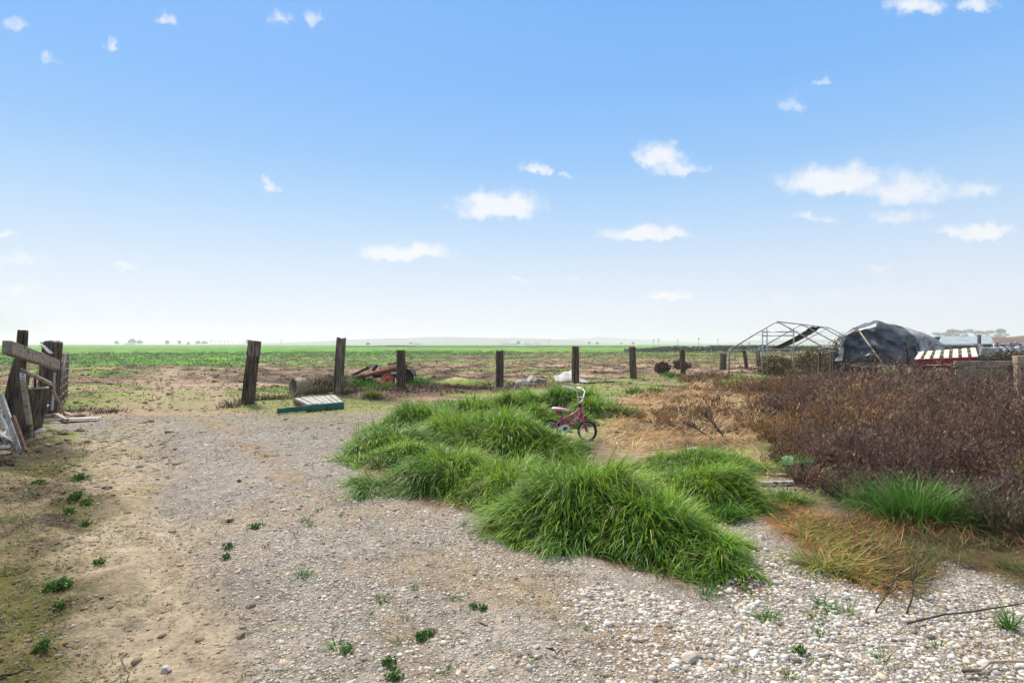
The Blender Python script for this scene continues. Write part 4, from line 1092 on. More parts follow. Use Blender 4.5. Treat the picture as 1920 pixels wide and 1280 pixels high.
# ------------------------------------------------------------------ child's bicycle (local axes: x forward, z up)
g = gp(1068, 825)
bike = thing('child_bicycle', (g[0], g[1] + .02, 0), "child's magenta bicycle with white grips standing in the grass", 'bicycle', None, (R(-6), 0, R(-15))); bike.scale = (1.02,) * 3; bike.location.z = -.012
def cyc(c, r, name):
    e = bpy.data.objects.new(name, None); COL.objects.link(e); e.parent = bike; e.location = c
    return e
def mk_wheel(c, steer):
    e = cyc(c, .155, 'wheel'); e.rotation_euler.z = steer
    ring = lambda r_, n=40: [(r_ * math.cos(2 * math.pi * k / n), 0, r_ * math.sin(2 * math.pi * k / n)) for k in range(n)]
    MB().tube(ring(.140), .0195, 10, closed=True).build('tyre', M['rubber'], e, smooth=True)
    MB().tube(ring(.1215), .0085, 8, closed=True).build('rim', M['white_plastic'], e, smooth=True)
    MB().tube([(0, -.045, 0), (0, .045, 0)], .014, 10).build('hub', M['steel'], e, smooth=True)
    for k in range(14):
        an = k * 2 * math.pi / 14; MB().tube([(.012 * math.cos(an + .5), .012 * (-1) ** k, .012 * math.sin(an + .5)), (.119 * math.cos(an), 0, .119 * math.sin(an))], .0014, 4).build('spoke', M['steel'], e)
ZA = .158; RX, FX = -.29, .27
mk_wheel((RX, 0, ZA), 0); mk_wheel((FX, 0, ZA), R(-14))
BB = Vector((-.055, 0, .175)); STt = Vector((-.125, 0, .37)); HT0 = Vector((.185, 0, .40)); HT1 = Vector((.160, 0, .50))
fr = MB()
fr.tube([BB, STt], .017, 10); fr.tube([HT0 + Vector((0, 0, .02)), BB], .021, 10); fr.tube([HT1 - Vector((-.004, 0, .025)), Vector((-.03, 0, .36)), STt - Vector((0, 0, .09))], .016, 10)
fr.tube([HT0 - Vector((-.003, 0, .01)), HT1 + Vector((-.003, 0, .01))], .023, 12); fr.tube([BB - Vector((0, .05, 0)), BB + Vector((0, .05, 0))], .024, 12)
for sy in (-1, 1):
    fr.tube([BB + Vector((0, .02 * sy, 0)), Vector((RX, .05 * sy, ZA))], .010, 8); fr.tube([STt + Vector((0, .014 * sy, -.05)), Vector((RX, .05 * sy, ZA))], .009, 8)
frame = fr.build('frame', M['pink'], bike, smooth=True)
dec = MB(); dirt_ = (HT0 - BB).normalized()
for k, L in enumerate((.028, .022, .03)): 
    c = BB + (HT0 - BB) * (.42 + .17 * k); dec.bar(c - dirt_ * L / 2 + Vector((0, -.0215, 0)), c + dirt_ * L / 2 + Vector((0, -.0215, 0)), .003, .018)
dec.build('decal', M['pink_light'], frame)
fk = MB()
for sy in (-1, 1): fk.tube([HT0 + Vector((.006, .0, -.015)), HT0 + Vector((.012, .043 * sy, -.045)), Vector((FX - .004, .05 * sy, ZA))], [.018, .017, .014], 8)
fk.build('fork', M['pink'], bike, smooth=True)
MB().tube([HT1 + Vector((-.003, 0, .012)), HT1 + Vector((-.016, 0, .075))], .021, 12).build('headset', M['black_plastic'], bike, smooth=True)
hb = HT1 + Vector((-.018, 0, .082))
hbar = cyc(hb, 0, 'handlebar'); hbar.rotation_euler.z = R(-14)
hz = MB(); pts = [(-.10, .255, .225), (-.03, .215, .215), (.022, .17, .18), (.02, .09, .05), (.0, .03, .0), (.0, -.03, .0), (.02, -.09, .05), (.022, -.17, .18), (-.03, -.215, .215), (-.10, -.255, .225)]
hz.tube(pts, .0115, 8); hz.build('bar', M['white_plastic'], hbar, smooth=True)
MB().tube([(.02, .10, .085), (.02, -.10, .085)], .012, 8).build('bar_pad', M['white_plastic'], hbar, smooth=True)
for sy in (-1, 1):
    MB().tube([(-.145, .283 * sy, .232), (-.14, .28 * sy, .231), (-.06, .232 * sy, .222), (-.045, .222 * sy, .219)], [.026, .022, .020, .024], 10).build('grip', M['white_plastic'], hbar, smooth=True)
MB().tube([(-.02, -.20, .205), (.05, -.15, .13), (.06, -.08, .02), (.05, -.02, -.12)], .0045, 6).build('brake_cable', M['black_plastic'], hbar, smooth=True)
MB().tube([STt - Vector((-.01, 0, .03)), STt + Vector((-.022, 0, .075))], .0125, 10).build('seat_post', M['black_plastic'], bike, smooth=True)
# saddle
sp = STt + Vector((-.03, 0, .088)); V = []; fs = []; ns_, nr = 14, 14
for i in range(ns_ + 1):
    f = i / ns_; x = .13 - .25 * f; wd = .018 + .062 * sst(.15, .75, f) * (1 - .5 * sst(.92, 1.05, f)); th_ = .018 + .012 * f; zc = .012 * math.sin(f * 3) + .018 * f
    for k in range(nr):
        an = 2 * math.pi * k / nr; V.append(sp + Vector((x, math.cos(an) * wd, zc + math.sin(an) * th_ * (1.2 if math.sin(an) < 0 else 1))))
for i in range(ns_):
    for k in range(nr): fs.append((i * nr + k, i * nr + (k + 1) % nr, (i + 1) * nr + (k + 1) % nr, (i + 1) * nr + k))
fs.append(tuple(range(nr))); fs.append(tuple(ns_ * nr + k for k in range(nr)))
mb = MB(); mb.add(V, fs); mb.build('saddle', M['pink_light'], bike, smooth=True)
MB().tube([sp + Vector((-.02, 0, -.05)), sp + Vector((-.03, 0, -.005))], [.02, .05], 12).build('saddle_base', M['pink'], bike, smooth=True)
# chain guard, crank, pedals, training stay
cg = MB(); c0 = BB + Vector((.0, -.062, .004)); n = 24
V = []
for yy_ in (0, .018):
    for k in range(n):
        an = 2 * math.pi * k / n; rr = .068 * (1 if math.cos(an) > -.2 else 1 + .9 * (-math.cos(an) - .2)); V.append(c0 + Vector((rr * math.cos(an), yy_, (.068 if math.cos(an) > -.2 else .068 - .02 * (-math.cos(an) - .2)) * math.sin(an))))
cg.add(V, [tuple(range(n))[::-1], tuple(range(n, 2 * n))] + [(k, (k + 1) % n, n + (k + 1) % n, n + k) for k in range(n)])
cgo = cg.build('chain_guard', M['white_plastic'], bike, bevel=.002)
MB().tube([c0 + Vector((0, -.004, 0)), c0 + Vector((0, .004, 0))], .034, 18).build('guard_disc', M['black_plastic'], cgo, smooth=False)
MB().tube([c0 + Vector((0, -.008, 0)), c0 + Vector((.085, -.012, -.035))], .008, 8).build('crank', M['steel'], bike, smooth=True)
MB().tube([BB + Vector((0, .055, 0)), BB + Vector((-.085, .058, .035))], .008, 8).build('crank', M['steel'], bike, smooth=True)
MB().box(c0 + Vector((.088, -.045, -.037)), (.07, .06, .018)).build('pedal', M['black_plastic'], bike, bevel=.003)
MB().box(BB + Vector((-.088, .095, .037)), (.07, .06, .018)).build('pedal', M['black_plastic'], bike, bevel=.003)

# ------------------------------------------------------------------ tube frame of a shelter
ZE, ZR = 1.27, 2.43
PL, PR = Vector((9.73, 25.5, 0)), Vector((12.85, 23.0, 0)); PC = (PL + PR) / 2
bk = Vector((7.1, 8.8, 0)); 
root = thing('shelter_frame', PC, 'bare galvanised tube frame of a garden shelter, rising from the brush', 'frame')
og = PC; tr_ = .027
def zz(p, z): return Vector((p.x, p.y, z))
for k, f in enumerate((0, .40, .80, 1.0)):
    o_ = bk * f; pl, pr, pc = PL + o_, PR + o_, PC + o_
    MB().tube([zz(pl, 0), zz(pl, ZE - .08), zz(pl.lerp(pc, .03), ZE)], tr_, 8).build('leg', M['galv'], root, og, True)
    MB().tube([zz(pr, 0), zz(pr, ZE - .08), zz(pr.lerp(pc, .03), ZE)], tr_, 8).build('leg', M['galv'], root, og, True)
    MB().tube([zz(pl.lerp(pc, .03), ZE), zz(pl.lerp(pc, .93), ZR - .04), zz(pc, ZR), zz(pr.lerp(pc, .93), ZR - .04), zz(pr.lerp(pc, .03), ZE)], tr_, 8).build('rafter', M['galv'], root, og, True)
MB().tube([zz(PC, ZR + .03), zz(PC + bk, ZR + .03)], tr_, 8).build('ridge_tube', M['galv'], root, og, True)
for p in (PL, PR):
    MB().tube([zz(p, ZE - .05), zz(p + bk, ZE - .05)], .02, 8).build('eave_tube', M['galv'], root, og, True)
f1, f2 = .355, .665
for f in (f1, f1 + .045, f2):
    p = PL.lerp(PR, f); h = ZE + (ZR - ZE) * (1 - abs(f - .5) * 2); MB().tube([zz(p, 0), zz(p, h - .03)], .026, 8).build('door_post', M['galv'], root, og, True)
for z in (2.02, 1.86):
    MB().tube([zz(PL.lerp(PR, f1), z), zz(PL.lerp(PR, f2), z)], .022, 8).build('door_rail', M['galv'], root, og, True)
wr = MB()
for f in (.18, .3, .55, .68):
    a_ = zz(PL.lerp(PC, .5), (ZE + ZR) / 2) ; wr.tube([zz(PL.lerp(PC, f), ZE + (ZR - ZE) * f), zz(PL.lerp(PC, f) + bk, ZE + (ZR - ZE) * f)], .006, 5)
    wr.tube([zz(PR.lerp(PC, f), ZE + (ZR - ZE) * f), zz(PR.lerp(PC, f) + bk, ZE + (ZR - ZE) * f)], .006, 5)
wr.build('roof_wire', M['galv'], root, og, True)
# strip of shade cloth left on the roof
sA = PL + bk * .66; sC = PC + bk * .66; ncl = 18; V = []; fs = []
for i in range(ncl + 1):
    f = i / ncl
    for j in range(7):
        o2 = bk * (-.02 + .22 * j / 6); p = (sA + o2).lerp(sC + o2, f * 1.0); z = ZE + (ZR - ZE) * f + .04 - .05 * math.sin(math.pi * j / 6) - .06 * math.sin(math.pi * f)
        z += .05 * math.sin(f * 23 + j) * (f > .85)
        V.append(zz(p, z))
for i in range(ncl):
    for j in range(6): fs.append((i * 7 + j, i * 7 + j + 1, (i + 1) * 7 + j + 1, (i + 1) * 7 + j))
mb = MB(); mb.add(V, fs); o = mb.build('shade_cloth', M['shade'], None, PC + bk * .66, True); o.location = PC + bk * .66
o.modifiers.new('thick', 'SOLIDIFY').thickness = .008
tag(o, 'strip of black shade cloth sagging over the roof of the tube frame', 'shade cloth')

# low cloth-covered bench between frame and tarp
c = vp(1574, 664, 21.5); root = thing('covered_bench', (c[0], c[1], 0), 'low bench under a grey cloth between the tube frame and the dark tarp', 'bench')
og = (c[0], c[1], 0)
mb = MB(); nb = 12; V = []; fs = []
for i in range(nb + 1):
    for j in range(5):
        V.append((c[0] - .55 + 1.1 * i / nb, c[1] - .5 + 1.0 * j / 4, 1.36 - .10 * i / nb + .04 * math.sin(i * 1.3 + j)))
for i in range(nb):
    for j in range(4): fs.append((i * 5 + j, (i + 1) * 5 + j, (i + 1) * 5 + j + 1, i * 5 + j + 1))
mb.add(V, fs); o = mb.build('cloth_top', M['tarp_grey'], root, og, True); o.modifiers.new('t', 'SOLIDIFY').thickness = .02
mb = MB(); mb.box((c[0], c[1] - .45, .61), (1.05, .05, 1.20)); mb.build('front_panel', M['wall_dark'], root, og)
for sx_ in (-.5, .5):
    for sy in (-.42, .42): MB().box((c[0] + sx_, c[1] + sy + .06, .60), (.07, .07, 1.2)).build('leg', M['tie'], root, og)

# ------------------------------------------------------------------ trailer with tarped load
ex = Vector((-1.145, 1.145, 0)).normalized(); ey = Vector((1, 1, 0)).normalized(); Q0 = Vector((12.40, 17.9, 0))
WX, LY = 1.62, 4.9; og = tuple(Q0)
root = thing('flatbed_trailer', Q0, 'flat wooden trailer under the tarped load, half hidden by brush', 'trailer')
def tl(x, y, z): return Q0 + ex * x + ey * y + Vector((0, 0, z))
for k in range(6):
    beam('bed_board', tl(WX * (k + .5) / 6, -.12, .90), tl(WX * (k + .5) / 6, LY + .1, .90), WX / 6 - .015, .05, 'timber_new', '', '', parent=(root, og), seed=60 + k)
for x in (.15, WX - .15): beam('side_rail', tl(x, -.05, .80), tl(x, LY, .80), .08, .12, 'iron_dark', '', '', parent=(root, og), seed=70)
beam('end_beam', tl(-.05, -.16, .88), tl(WX + .05, -.16, .88), .06, .10, 'timber', '', '', parent=(root, og), seed=72)
beam('axle', tl(.0, 2.6, .36), tl(WX, 2.6, .36), .08, .10, 'iron_dark', '', '', parent=(root, og), seed=73)
for x in (.22, WX - .22): beam('hanger', tl(x, 2.6, .40), tl(x, 2.6, .75), .06, .1, 'iron_dark', '', '', parent=(root, og), seed=73, up=(1, 0, 0))
for x, sg in ((-.02, -1), (WX + .02, 1)):
    e = bpy.data.objects.new('wheel', None); COL.objects.link(e); e.parent = root
    wheel(tl(x, 2.6, .36), .33, .18, 'rubber', 'steel', e, og, ex * sg, 'iron_dark')
for x in (.2, WX - .2): beam('prop', tl(x, .25, 0), tl(x, .25, .74), .1, .1, 'tie', '', '', parent=(root, og), seed=74, up=(1, 0, 0))
beam('bundle_board', tl(-.1, -.28, .76), tl(WX * .9, -.34, .80), .16, .05, 'timber_new', '', '', parent=(root, og), seed=75)

def tarp_surface(x, y):
    """height of the tarp above the trailer bed at local x (across), y (along)"""
    f = y / LY
    ridge = 1.18 * (1 - .06 * f) * sst(-1.6, .25, y) * (1 - .08 * sst(.5, 1, f))
    sh = 1 - .24 * abs((x / WX - .52) / .5) ** 1.5
    return ridge * sh
def tarp(name, mat, x0, x1, y0, y1, drop_front, drop_right, drop_left, off, label, seed, ydrop_back=0):
    nx, ny = 46, 80; V = []; fs = []
    for i in range(nx + 1):
        for j in range(ny + 1):
            u_ = x0 + (x1 - x0) * i / nx; v_ = y0 + (y1 - y0) * j / ny
            xx = min(max(u_, 0), WX); yv = min(max(v_, 0), LY)
            z = .925 + max(tarp_surface(xx, yv), .25)
            px_, py_ = xx, yv
            edge = 0
            if u_ < 0: z -= -u_; px_ = -.03 + u_ * .10; edge = 1
            if u_ > WX: z -= (u_ - WX); px_ = WX + .03 + (u_ - WX) * .06; edge = 1
            if v_ < 0: z -= -v_; py_ = -.03 + v_ * .06; edge = 1
            if v_ > LY: z -= (v_ - LY); py_ = LY + .03; edge = 1
            z = max(z, .93 + .0 * i)
            a1 = float(fbm(np.array([u_ * 1.3 + v_ * 1.0 + seed]), np.array([v_ * .6 - u_ * .5]), seed, 3)[0]); a2 = float(vnoise(np.array([u_ * 4.5 - v_ * 3.2]), np.array([u_ * .9 + v_ * .9]), seed + 7)[0])
            rg = 1 - abs(2 * a1 - 1) * 2.2; wr_ = .11 * rg + .05 * (1 - abs(2 * a2 - 1) * 2)
            cr = abs(math.sin(3.1 * (u_ * .9 - v_ * 1.2) + 5 * a1)); c2_ = abs(math.sin(4.3 * (u_ * .8 + v_ * 1.1) + 4 * a2 + seed)); wr_ += .075 * (1 - cr) ** 2 + .05 * (1 - c2_) ** 2
            p = tl(px_, py_, z)
            if edge: p += (-ey if v_ < 0 else (-ex if u_ < 0 else (ex if u_ > WX else ey))) * (wr_ * 1.25 + off)
            else: p += Vector((0, 0, wr_ * .7 + off))
            V.append(p)
    for i in range(nx):
        for j in range(ny): fs.append((i * (ny + 1) + j, (i + 1) * (ny + 1) + j, (i + 1) * (ny + 1) + j + 1, i * (ny + 1) + j + 1))
    mb = MB(); mb.add(V, fs); o = mb.build(name, M[mat], None, og, True); o.location = og
    o.modifiers.new('t', 'SOLIDIFY').thickness = .006
    return tag(o, label, 'tarp', 'tarps over the trailer load')
tarp('tarpaulin', 'tarp_grey', -.95, WX + .6, .05, LY + .8, 0, 0, 0, 0, 'wrinkled pale grey tarp over the back of the trailer load', 5)
tarp('tarpaulin', 'tarp', -1.02, WX + 1.0, -1.05, .30, 0, 0, 0, .09, 'crumpled shiny dark blue tarp over the front of the trailer load', 8)
stick('tent_pole', [vp(1608, 616, 17.9), vp(1640, 661, 17.2), vp(1667, 698, 16.6)], .022, 'stick', 'thin pale pole leaning aslant against the dark tarp', 'pole')
stick('tarp_rope', [vp(1752, 646, 20.5), vp(1770, 649, 19.5), vp(1788, 652, 18.5)], .018, 'black_plastic', 'short black rope running from the grey tarp to the pallet', 'rope')

# pallet, propped with its slats facing the viewer
pa, pb_ = Vector(vp(1714, 674.5, 16.2)), Vector(vp(1834, 669.5, 15.8)); pc, pd = Vector(vp(1829, 652.5, 16.8)), Vector(vp(1724, 660, 17.2))
root = thing('pallet', pa, 'tilted pallet with cream slats and a dark red side, beside the trailer', 'pallet'); og = tuple(pa)
nrm = (pb_ - pa).cross(pd - pa).normalized()
if nrm.z < 0: nrm = -nrm
NS = 7
for k in range(NS):
    f0 = (k + .0) / (NS - .38); f1 = f0 + .62 / (NS - .38)
    qd = [pa.lerp(pb_, f0), pa.lerp(pb_, f1), pd.lerp(pc, f1), pd.lerp(pc, f0)]
    mb = MB(); mb.add([p + nrm * .022 for p in qd] + qd, [(0, 1, 2, 3), (7, 6, 5, 4), (0, 4, 5, 1), (1, 5, 6, 2), (2, 6, 7, 3), (3, 7, 4, 0)]); mb.build('slat', M['cream'], root, og, bevel=.004)
for f in (.06, .5, .94):
    a_ = pa.lerp(pd, f) - nrm * .055; b_ = pb_.lerp(pc, f) - nrm * .055
    if f == .06: continue
    beam('stringer', a_, b_, .045, .10, 'cream', '', '', up=nrm, parent=(root, og), seed=80)
u_ = (pb_ - pa).normalized(); dn2 = Vector((0, 0, -1)); fr_ = (pa - pd).normalized()
V = []; nn = 24
for i in range(nn + 1):
    f = i / nn; p = pa.lerp(pb_, f) + fr_ * .03 + Vector((0, 0, .012)); h = .165 - .025 * max(0, math.sin(f * 2 * math.pi * 6.5))
    V += [p, p + dn2 * h, p + fr_ * -.05 + dn2 * h, p - fr_ * .05]
fs = []
for i in range(nn):
    for k in range(4): fs.append((i * 4 + k, i * 4 + (k + 1) % 4, i * 4 + 4 + (k + 1) % 4, i * 4 + 4 + k))
fs += [(0, 1, 2, 3), (nn * 4 + 3, nn * 4 + 2, nn * 4 + 1, nn * 4)]
mb = MB(); mb.add(V, fs); mb.build('red_side', M['red_paint'], root, og)
# bench of old drums/legs carrying the pallet
tb = thing('trestle', (pa.x + .2, pa.y + .3, 0), 'dark trestle under the red sided pallet', 'trestle'); og = (pa.x + .2, pa.y + .3, 0)
za = min(pa.z, pb_.z) - .20
beam('top_beam', Vector((pa.x + .1, pa.y + .35, za)), Vector((pb_.x - .1, pb_.y + .35, za)), .12, .08, 'tie', '', '', parent=(tb, og), seed=82)
for f in (.08, .45, .92):
    p = pa.lerp(pb_, f) + Vector((0, .35, 0)); beam('leg', (p.x, p.y, 0), (p.x, p.y, za - .042), .08, .08, 'board_grey', '', '', up=(1, 0, 0), parent=(tb, og), seed=83)
for f in (.25, .7):
    p = pa.lerp(pb_, f) + Vector((0, .36, 0)); beam('brace', (p.x - .3, p.y + .06, .2), (p.x + .3, p.y + .06, za - .05), .05, .06, 'tie', '', '', up=(0, 1, 0), parent=(tb, og), seed=84)
# timber wall at the right edge
wl = Vector(vp(1788, 690, 14.3)); wr2 = Vector(vp(1912, 690, 13.6)); og = (wl.x, wl.y, 0)
root = thing('timber_wall', og, 'low wall of stacked weathered timbers at the right edge, by the pallet', 'wall')
for k, (za, h) in enumerate(((1.000, .165), (.795, .20), (.585, .20), (.375, .20), (.165, .20))):
    beam('timber', Vector((wl.x + (.04 if k % 2 else 0), wl.y, za)), Vector((wr2.x + .45, wr2.y, za)), .16, h, 'timber', '', '', parent=(root, og), seed=90 + k)
for f in (.1, .95): beam('backing_post', wl.lerp(wr2, f) * 1 + Vector((0, .16, -wl.lerp(wr2, f).z)), wl.lerp(wr2, f) + Vector((0, .16, -wl.lerp(wr2, f).z + 1.0)), .12, .12, 'tie', '', '', up=(1, 0, 0), parent=(root, og), seed=97)
e = Vector(vp(1916, 690, 13.2)); 
root = thing('timber_frame', (e.x, e.y, 0), 'pale timber corner frame standing at the end of the stacked timber wall', 'frame'); og = (e.x, e.y, 0)
beam('head', Vector((e.x - .16, e.y, 1.14)), Vector((e.x + .7, e.y, 1.14)), .16, .18, 'timber_new', '', '', parent=(root, og), seed=98)
for dx in (-.1, .6): beam('leg', (e.x + dx, e.y, 0), (e.x + dx, e.y, 1.045), .12, .10, 'timber_new', '', '', up=(1, 0, 0), parent=(root, og), seed=99)
beam('mid_rail', Vector((e.x - .035, e.y, .88)), Vector((e.x + .535, e.y, .88)), .10, .15, 'timber', '', '', parent=(root, og), seed=100)
# ================================================================== plants and small growth
def plant(name, px, py, r, n, L, c, up, label, cat, group=None, mat='grass', wmul=1.0):
    g = gp(px, py); b = grass_patch([(px, py, r, n, L, c, up)])
    b[0] = b[0] - np.array(g)
    o = blades(name, b[0], b[1], b[2] * wmul, b[3], b[4], b[5], b[6], M[mat], 4, np.clip(b[6] * 1.25, 0, .7)); o.location = g
    return tag(o, label, cat, group)
plant('grass_tuft', 1715, 975, .42, 1500, .46, (.085, .20, .028), .7, 'tall lush green grass tuft at the foot of the brown brush, right foreground', 'grass tuft', wmul=.9)
plant('grass_tuft', 1815, 985, .34, 420, .42, (.12, .11, .045), .8, 'dull olive grass tuft mixed with brown stems at the right edge', 'grass tuft', wmul=.8)
plant('grass_tuft', 1893, 990, .34, 380, .45, (.10, .10, .045), .8, 'dark olive weed clump cut by the right edge of the view', 'grass tuft')
plant('grass_tuft', 1892, 1180, .045, 60, .13, GR, .9, 'small upright green tuft among white pebbles near the right edge', 'grass tuft')
plant('grass_tuft', 700, 750, .30, 420, .26, (.20, .22, .05), .8, 'yellow green tuft in front of the dark bank by the tallest post', 'grass tuft')
plant('grass_tuft', 1192, 738, .30, 350, .28, YG, .8, 'left one of two green tufts standing in the pale straw', 'grass tuft')
plant('grass_tuft', 1228, 737, .26, 350, .26, GR, .8, 'right one of two green tufts standing in the pale straw', 'grass tuft')
plant('grass_tuft', 1258, 706, .45, 350, .30, GR, .8, 'bright green tuft between two round dark shrubs', 'grass tuft')
plant('grass_tuft', 1375, 727, .38, 500, .34, (.16, .26, .03), .8, 'bright yellow green clump in front of the tube frame', 'grass tuft')
plant('grass_tuft', 1412, 730, .24, 300, .28, GR, .8, 'green clump in the russet brush in front of the tube door', 'grass tuft')
plant('grass_tuft', 1477, 938, .28, 700, .15, YG, .55, 'low yellow green grass fringe behind the orange dead grass', 'grass tuft')
plant('grass_tuft', 1490, 875, .14, 160, .24, (.12, .19, .03), .8, 'yellow green tuft beside the broad leaved plant', 'grass tuft')
plant('grass_tuft', 1415, 885, .25, 350, .13, GR, .5, 'flat green growth between the long grass and the broad leaved plant', 'grass tuft')
plant('grass_tuft', 1545, 1065, .25, 420, .22, (.22, .24, .045), .2, 'yellowish grass lying flat across the orange dead grass', 'grass tuft')
plant('grass_tuft', 1360, 970, .16, 320, .2, GR, .7, 'green tuft at the right foot of the long grass, by the white pebbles', 'grass tuft')
named_patch('implement_grass', [(660, 724, .8, 700, .34, GR, .8), (690, 722, .8, 700, .34, GR, .8), (720, 724, .8, 700, .26, GR, .8), (745, 726, .6, 400, .24, GR, .8), (785, 722, .8, 700, .36, GR, .85)], M['grass'],
            'lush green grass growing around the rusty implement', 'grass', 'stuff')

def leaves(name, loc, n, r, h, size, c, mat, label, cat, group=None, kind=None):
    q = rng.normal(0, 1, (n, 3)); q /= np.linalg.norm(q, axis=1)[:, None]; q *= rng.uniform(.35, 1, (n, 1)) ** .5
    q = q * np.array([r, r, h / 2]) + np.array([0, 0, h / 2])
    o = flakes_mesh(name, q, rng.uniform(.6, 1.3, n) * size, np.array(c)[None] * rng.uniform(.5, 1.5, (n, 1)), M[mat]); o.location = loc
    return tag(o, label, cat, group, kind)
sh = [(1243, 702, .42, .62, (.075, .045, .038), 'left one of two round dark shrubs by the small distant post'), (1277, 697, .48, .70, (.085, .05, .04), 'right one of two round dark shrubs by the small distant post')]
def shrub(px, py, r, h, c, label, n=900, nst=40, cat='shrub', z0=None):
    g = gp(px, py) if z0 is None else z0
    root = thing('shrub', g, label, cat)
    a = rng.uniform(0, 6.283, nst); b = np.zeros((nst, 3)); b[:, 0] = np.cos(a) * r * .2; b[:, 1] = np.sin(a) * r * .2
    s = blades('stems', b, rng.uniform(.6, 1.05, nst) * h, np.full(nst, .012 * max(1, g[1] / 15)), a, rng.uniform(0, .7, nst), rng.normal(.2, .2, nst), np.array([.07, .05, .04])[None] * rng.uniform(.6, 1.4, (nst, 1)), M['brush'], 3); s.parent = root
    q = rng.normal(0, 1, (n, 3)); q /= np.linalg.norm(q, axis=1)[:, None]; q *= rng.uniform(.25, 1, (n, 1)) ** .6
    lump = 1 + (fbm(q[:, 0] * 2 + px, q[:, 1] * 2 + q[:, 2] * 2, 141, 2) - .5) * .9
    q = q * lump[:, None] * np.array([r, r, h * .48]) + np.array([0, 0, h * .5])
    f = flakes_mesh('foliage', q, rng.uniform(.018, .04, n) * max(1, g[1] / 16), np.array(c)[None] * rng.uniform(.5, 1.5, (n, 1)), M['brush']); f.parent = root
    return root
for (px, py, r, h, c, lb) in sh: shrub(px, py, r, h, c, lb)
shrub(1885, 0, 1.35, 1.25, (.050, .048, .026), 'dark green spreading shrub behind the stacked timber wall', 5200, 120, z0=(16.6, 19.0, 0))
shrub(1520, 0, 1.15, 1.20, (.12, .09, .05), 'brown leafy bush growing inside the tube frame', 3200, 90, z0=(14.6, 27.5, 0))
shrub(1500, 0, .9, 1.0, (.10, .09, .04), 'olive brown bush behind the door of the tube frame', 2200, 70, z0=(12.4, 26.8, 0))
shrub(1577, 0, .6, 1.95, (.14, .08, .045), 'russet bush rising between the tube frame and the dark tarp', 1600, 50, z0=(14.3, 24.6, 0))

# broad leaved plant
g = gp(1505, 898); root = thing('broadleaf_plant', g, 'broad round leaved green plant at the front edge of the brown brush', 'plant')
for k in range(46):
    a = rng.uniform(0, 6.283); rr = rng.uniform(.02, .26); h = rng.uniform(.05, .22); s = rng.uniform(.030, .055)
    c = np.array([rr * math.cos(a), rr * math.sin(a) * .7, h]); tilt = Vector((rng.normal(0, .35), rng.normal(-.25, .35), 1)).normalized()
    e1 = tilt.cross(Vector((1, 0, .1))).normalized(); e2 = tilt.cross(e1)
    V = [c + np.array(tilt) * -.008] + [c + np.array(e1) * s * math.cos(2 * math.pi * j / 9) * (1 if j else .6) + np.array(e2) * s * math.sin(2 * math.pi * j / 9) for j in range(9)]
    o = mesh_np('leaf', np.array(V), np.array([[0, 1 + j, 1 + (j + 1) % 9] for j in range(9)]), M['leaf'], np.array([[.10, .20, .07]] * 10) * rng.uniform(.6, 1.5), True); o.parent = root
    MB().tube([(0, 0, 0), tuple(c * np.array([.6, .6, .8])), tuple(c)], .003, 4).build('stalk', M['bark'], root)

# small weeds
def weed_proto(kind):
    n = 26
    if kind == 'grass':
        a = rng.uniform(0, 6.283, n); b = np.stack([np.cos(a) * .02, np.sin(a) * .02, np.zeros(n)], 1)
        return blades('weed', b, rng.uniform(.05, .11, n), np.full(n, .006), a, rng.uniform(.2, 1.1, n), rng.uniform(.2, 1, n), np.array(GR)[None] * rng.uniform(.6, 1.5, (n, 1)), M['grass'], 3)
    q = rng.normal(0, 1, (90, 3)) * np.array([.019, .019, .010]) + np.array([0, 0, .018]); q[:, 2] = np.abs(q[:, 2]) + .003
    return flakes_mesh('weed', q, rng.uniform(.007, .015, 90), np.array([.07, .15, .03])[None] * rng.uniform(.5, 1.6, (90, 1)), M['leaf'], None, (.4, .8))
WEEDS = [(448, 905, 1, 'r'), (500, 897, .8, 'g'), (430, 978, 1, 'r'), (478, 990, 1.7, 'r'), (492, 986, 1.2, 'g'), (428, 1028, 1.4, 'r'), (424, 1045, 1.2, 'r'), (573, 978, 1.4, 'g'), (583, 985, 1.0, 'g'),
         (555, 1000, .8, 'g'), (600, 955, 1.2, 'g'), (640, 962, 1.0, 'g'), (500, 1024, .9, 'g'), (565, 1082, 1.4, 'g'), (580, 1078, .9, 'g'), (715, 1120, 1.2, 'g'), (778, 1098, .9, 'g'), (790, 1186, 1.5, 'r'), (805, 1178, 1.1, 'r'),
         (854, 1120, 1.0, 'g'), (888, 1140, .9, 'r'), (905, 1142, 1.0, 'r'), (728, 1238, 1.3, 'r'), (740, 1266, 1.4, 'r'), (632, 1212, 1.6, 'g'), (650, 1222, 1.2, 'r'), (835, 1248, .9, 'g'), (745, 1195, .8, 'g'), (760, 1150, .8, 'g'),
         (690, 1170, .7, 'g'), (1000, 1240, .7, 'g'), (1100, 1180, .6, 'g'), (590, 822, 1.6, 'g'), (575, 805, 1.5, 'g'), (500, 852, 1.5, 'g'), (480, 848, 1.3, 'g'), (515, 850, 1.3, 'g'), (870, 985, 1.2, 'g'), (905, 960, 1.0, 'g'), (885, 962, 1.1, 'g')]
WEEDM = [(142, 945, 2.2, 'r'), (160, 950, 1.8, 'r'), (75, 908, 2.2, 'r'), (150, 900, 2.4, 'r'), (135, 905, 1.8, 'r'), (105, 1112, 2.2, 'r'), (120, 1105, 1.6, 'r'), (112, 1142, 1.2, 'r'), (160, 985, 1.5, 'r'), (130, 970, 1.6, 'r'), (185, 1060, 1.3, 'r'), (60, 1020, 1.5, 'g'), (78, 1230, 1.4, 'r')]
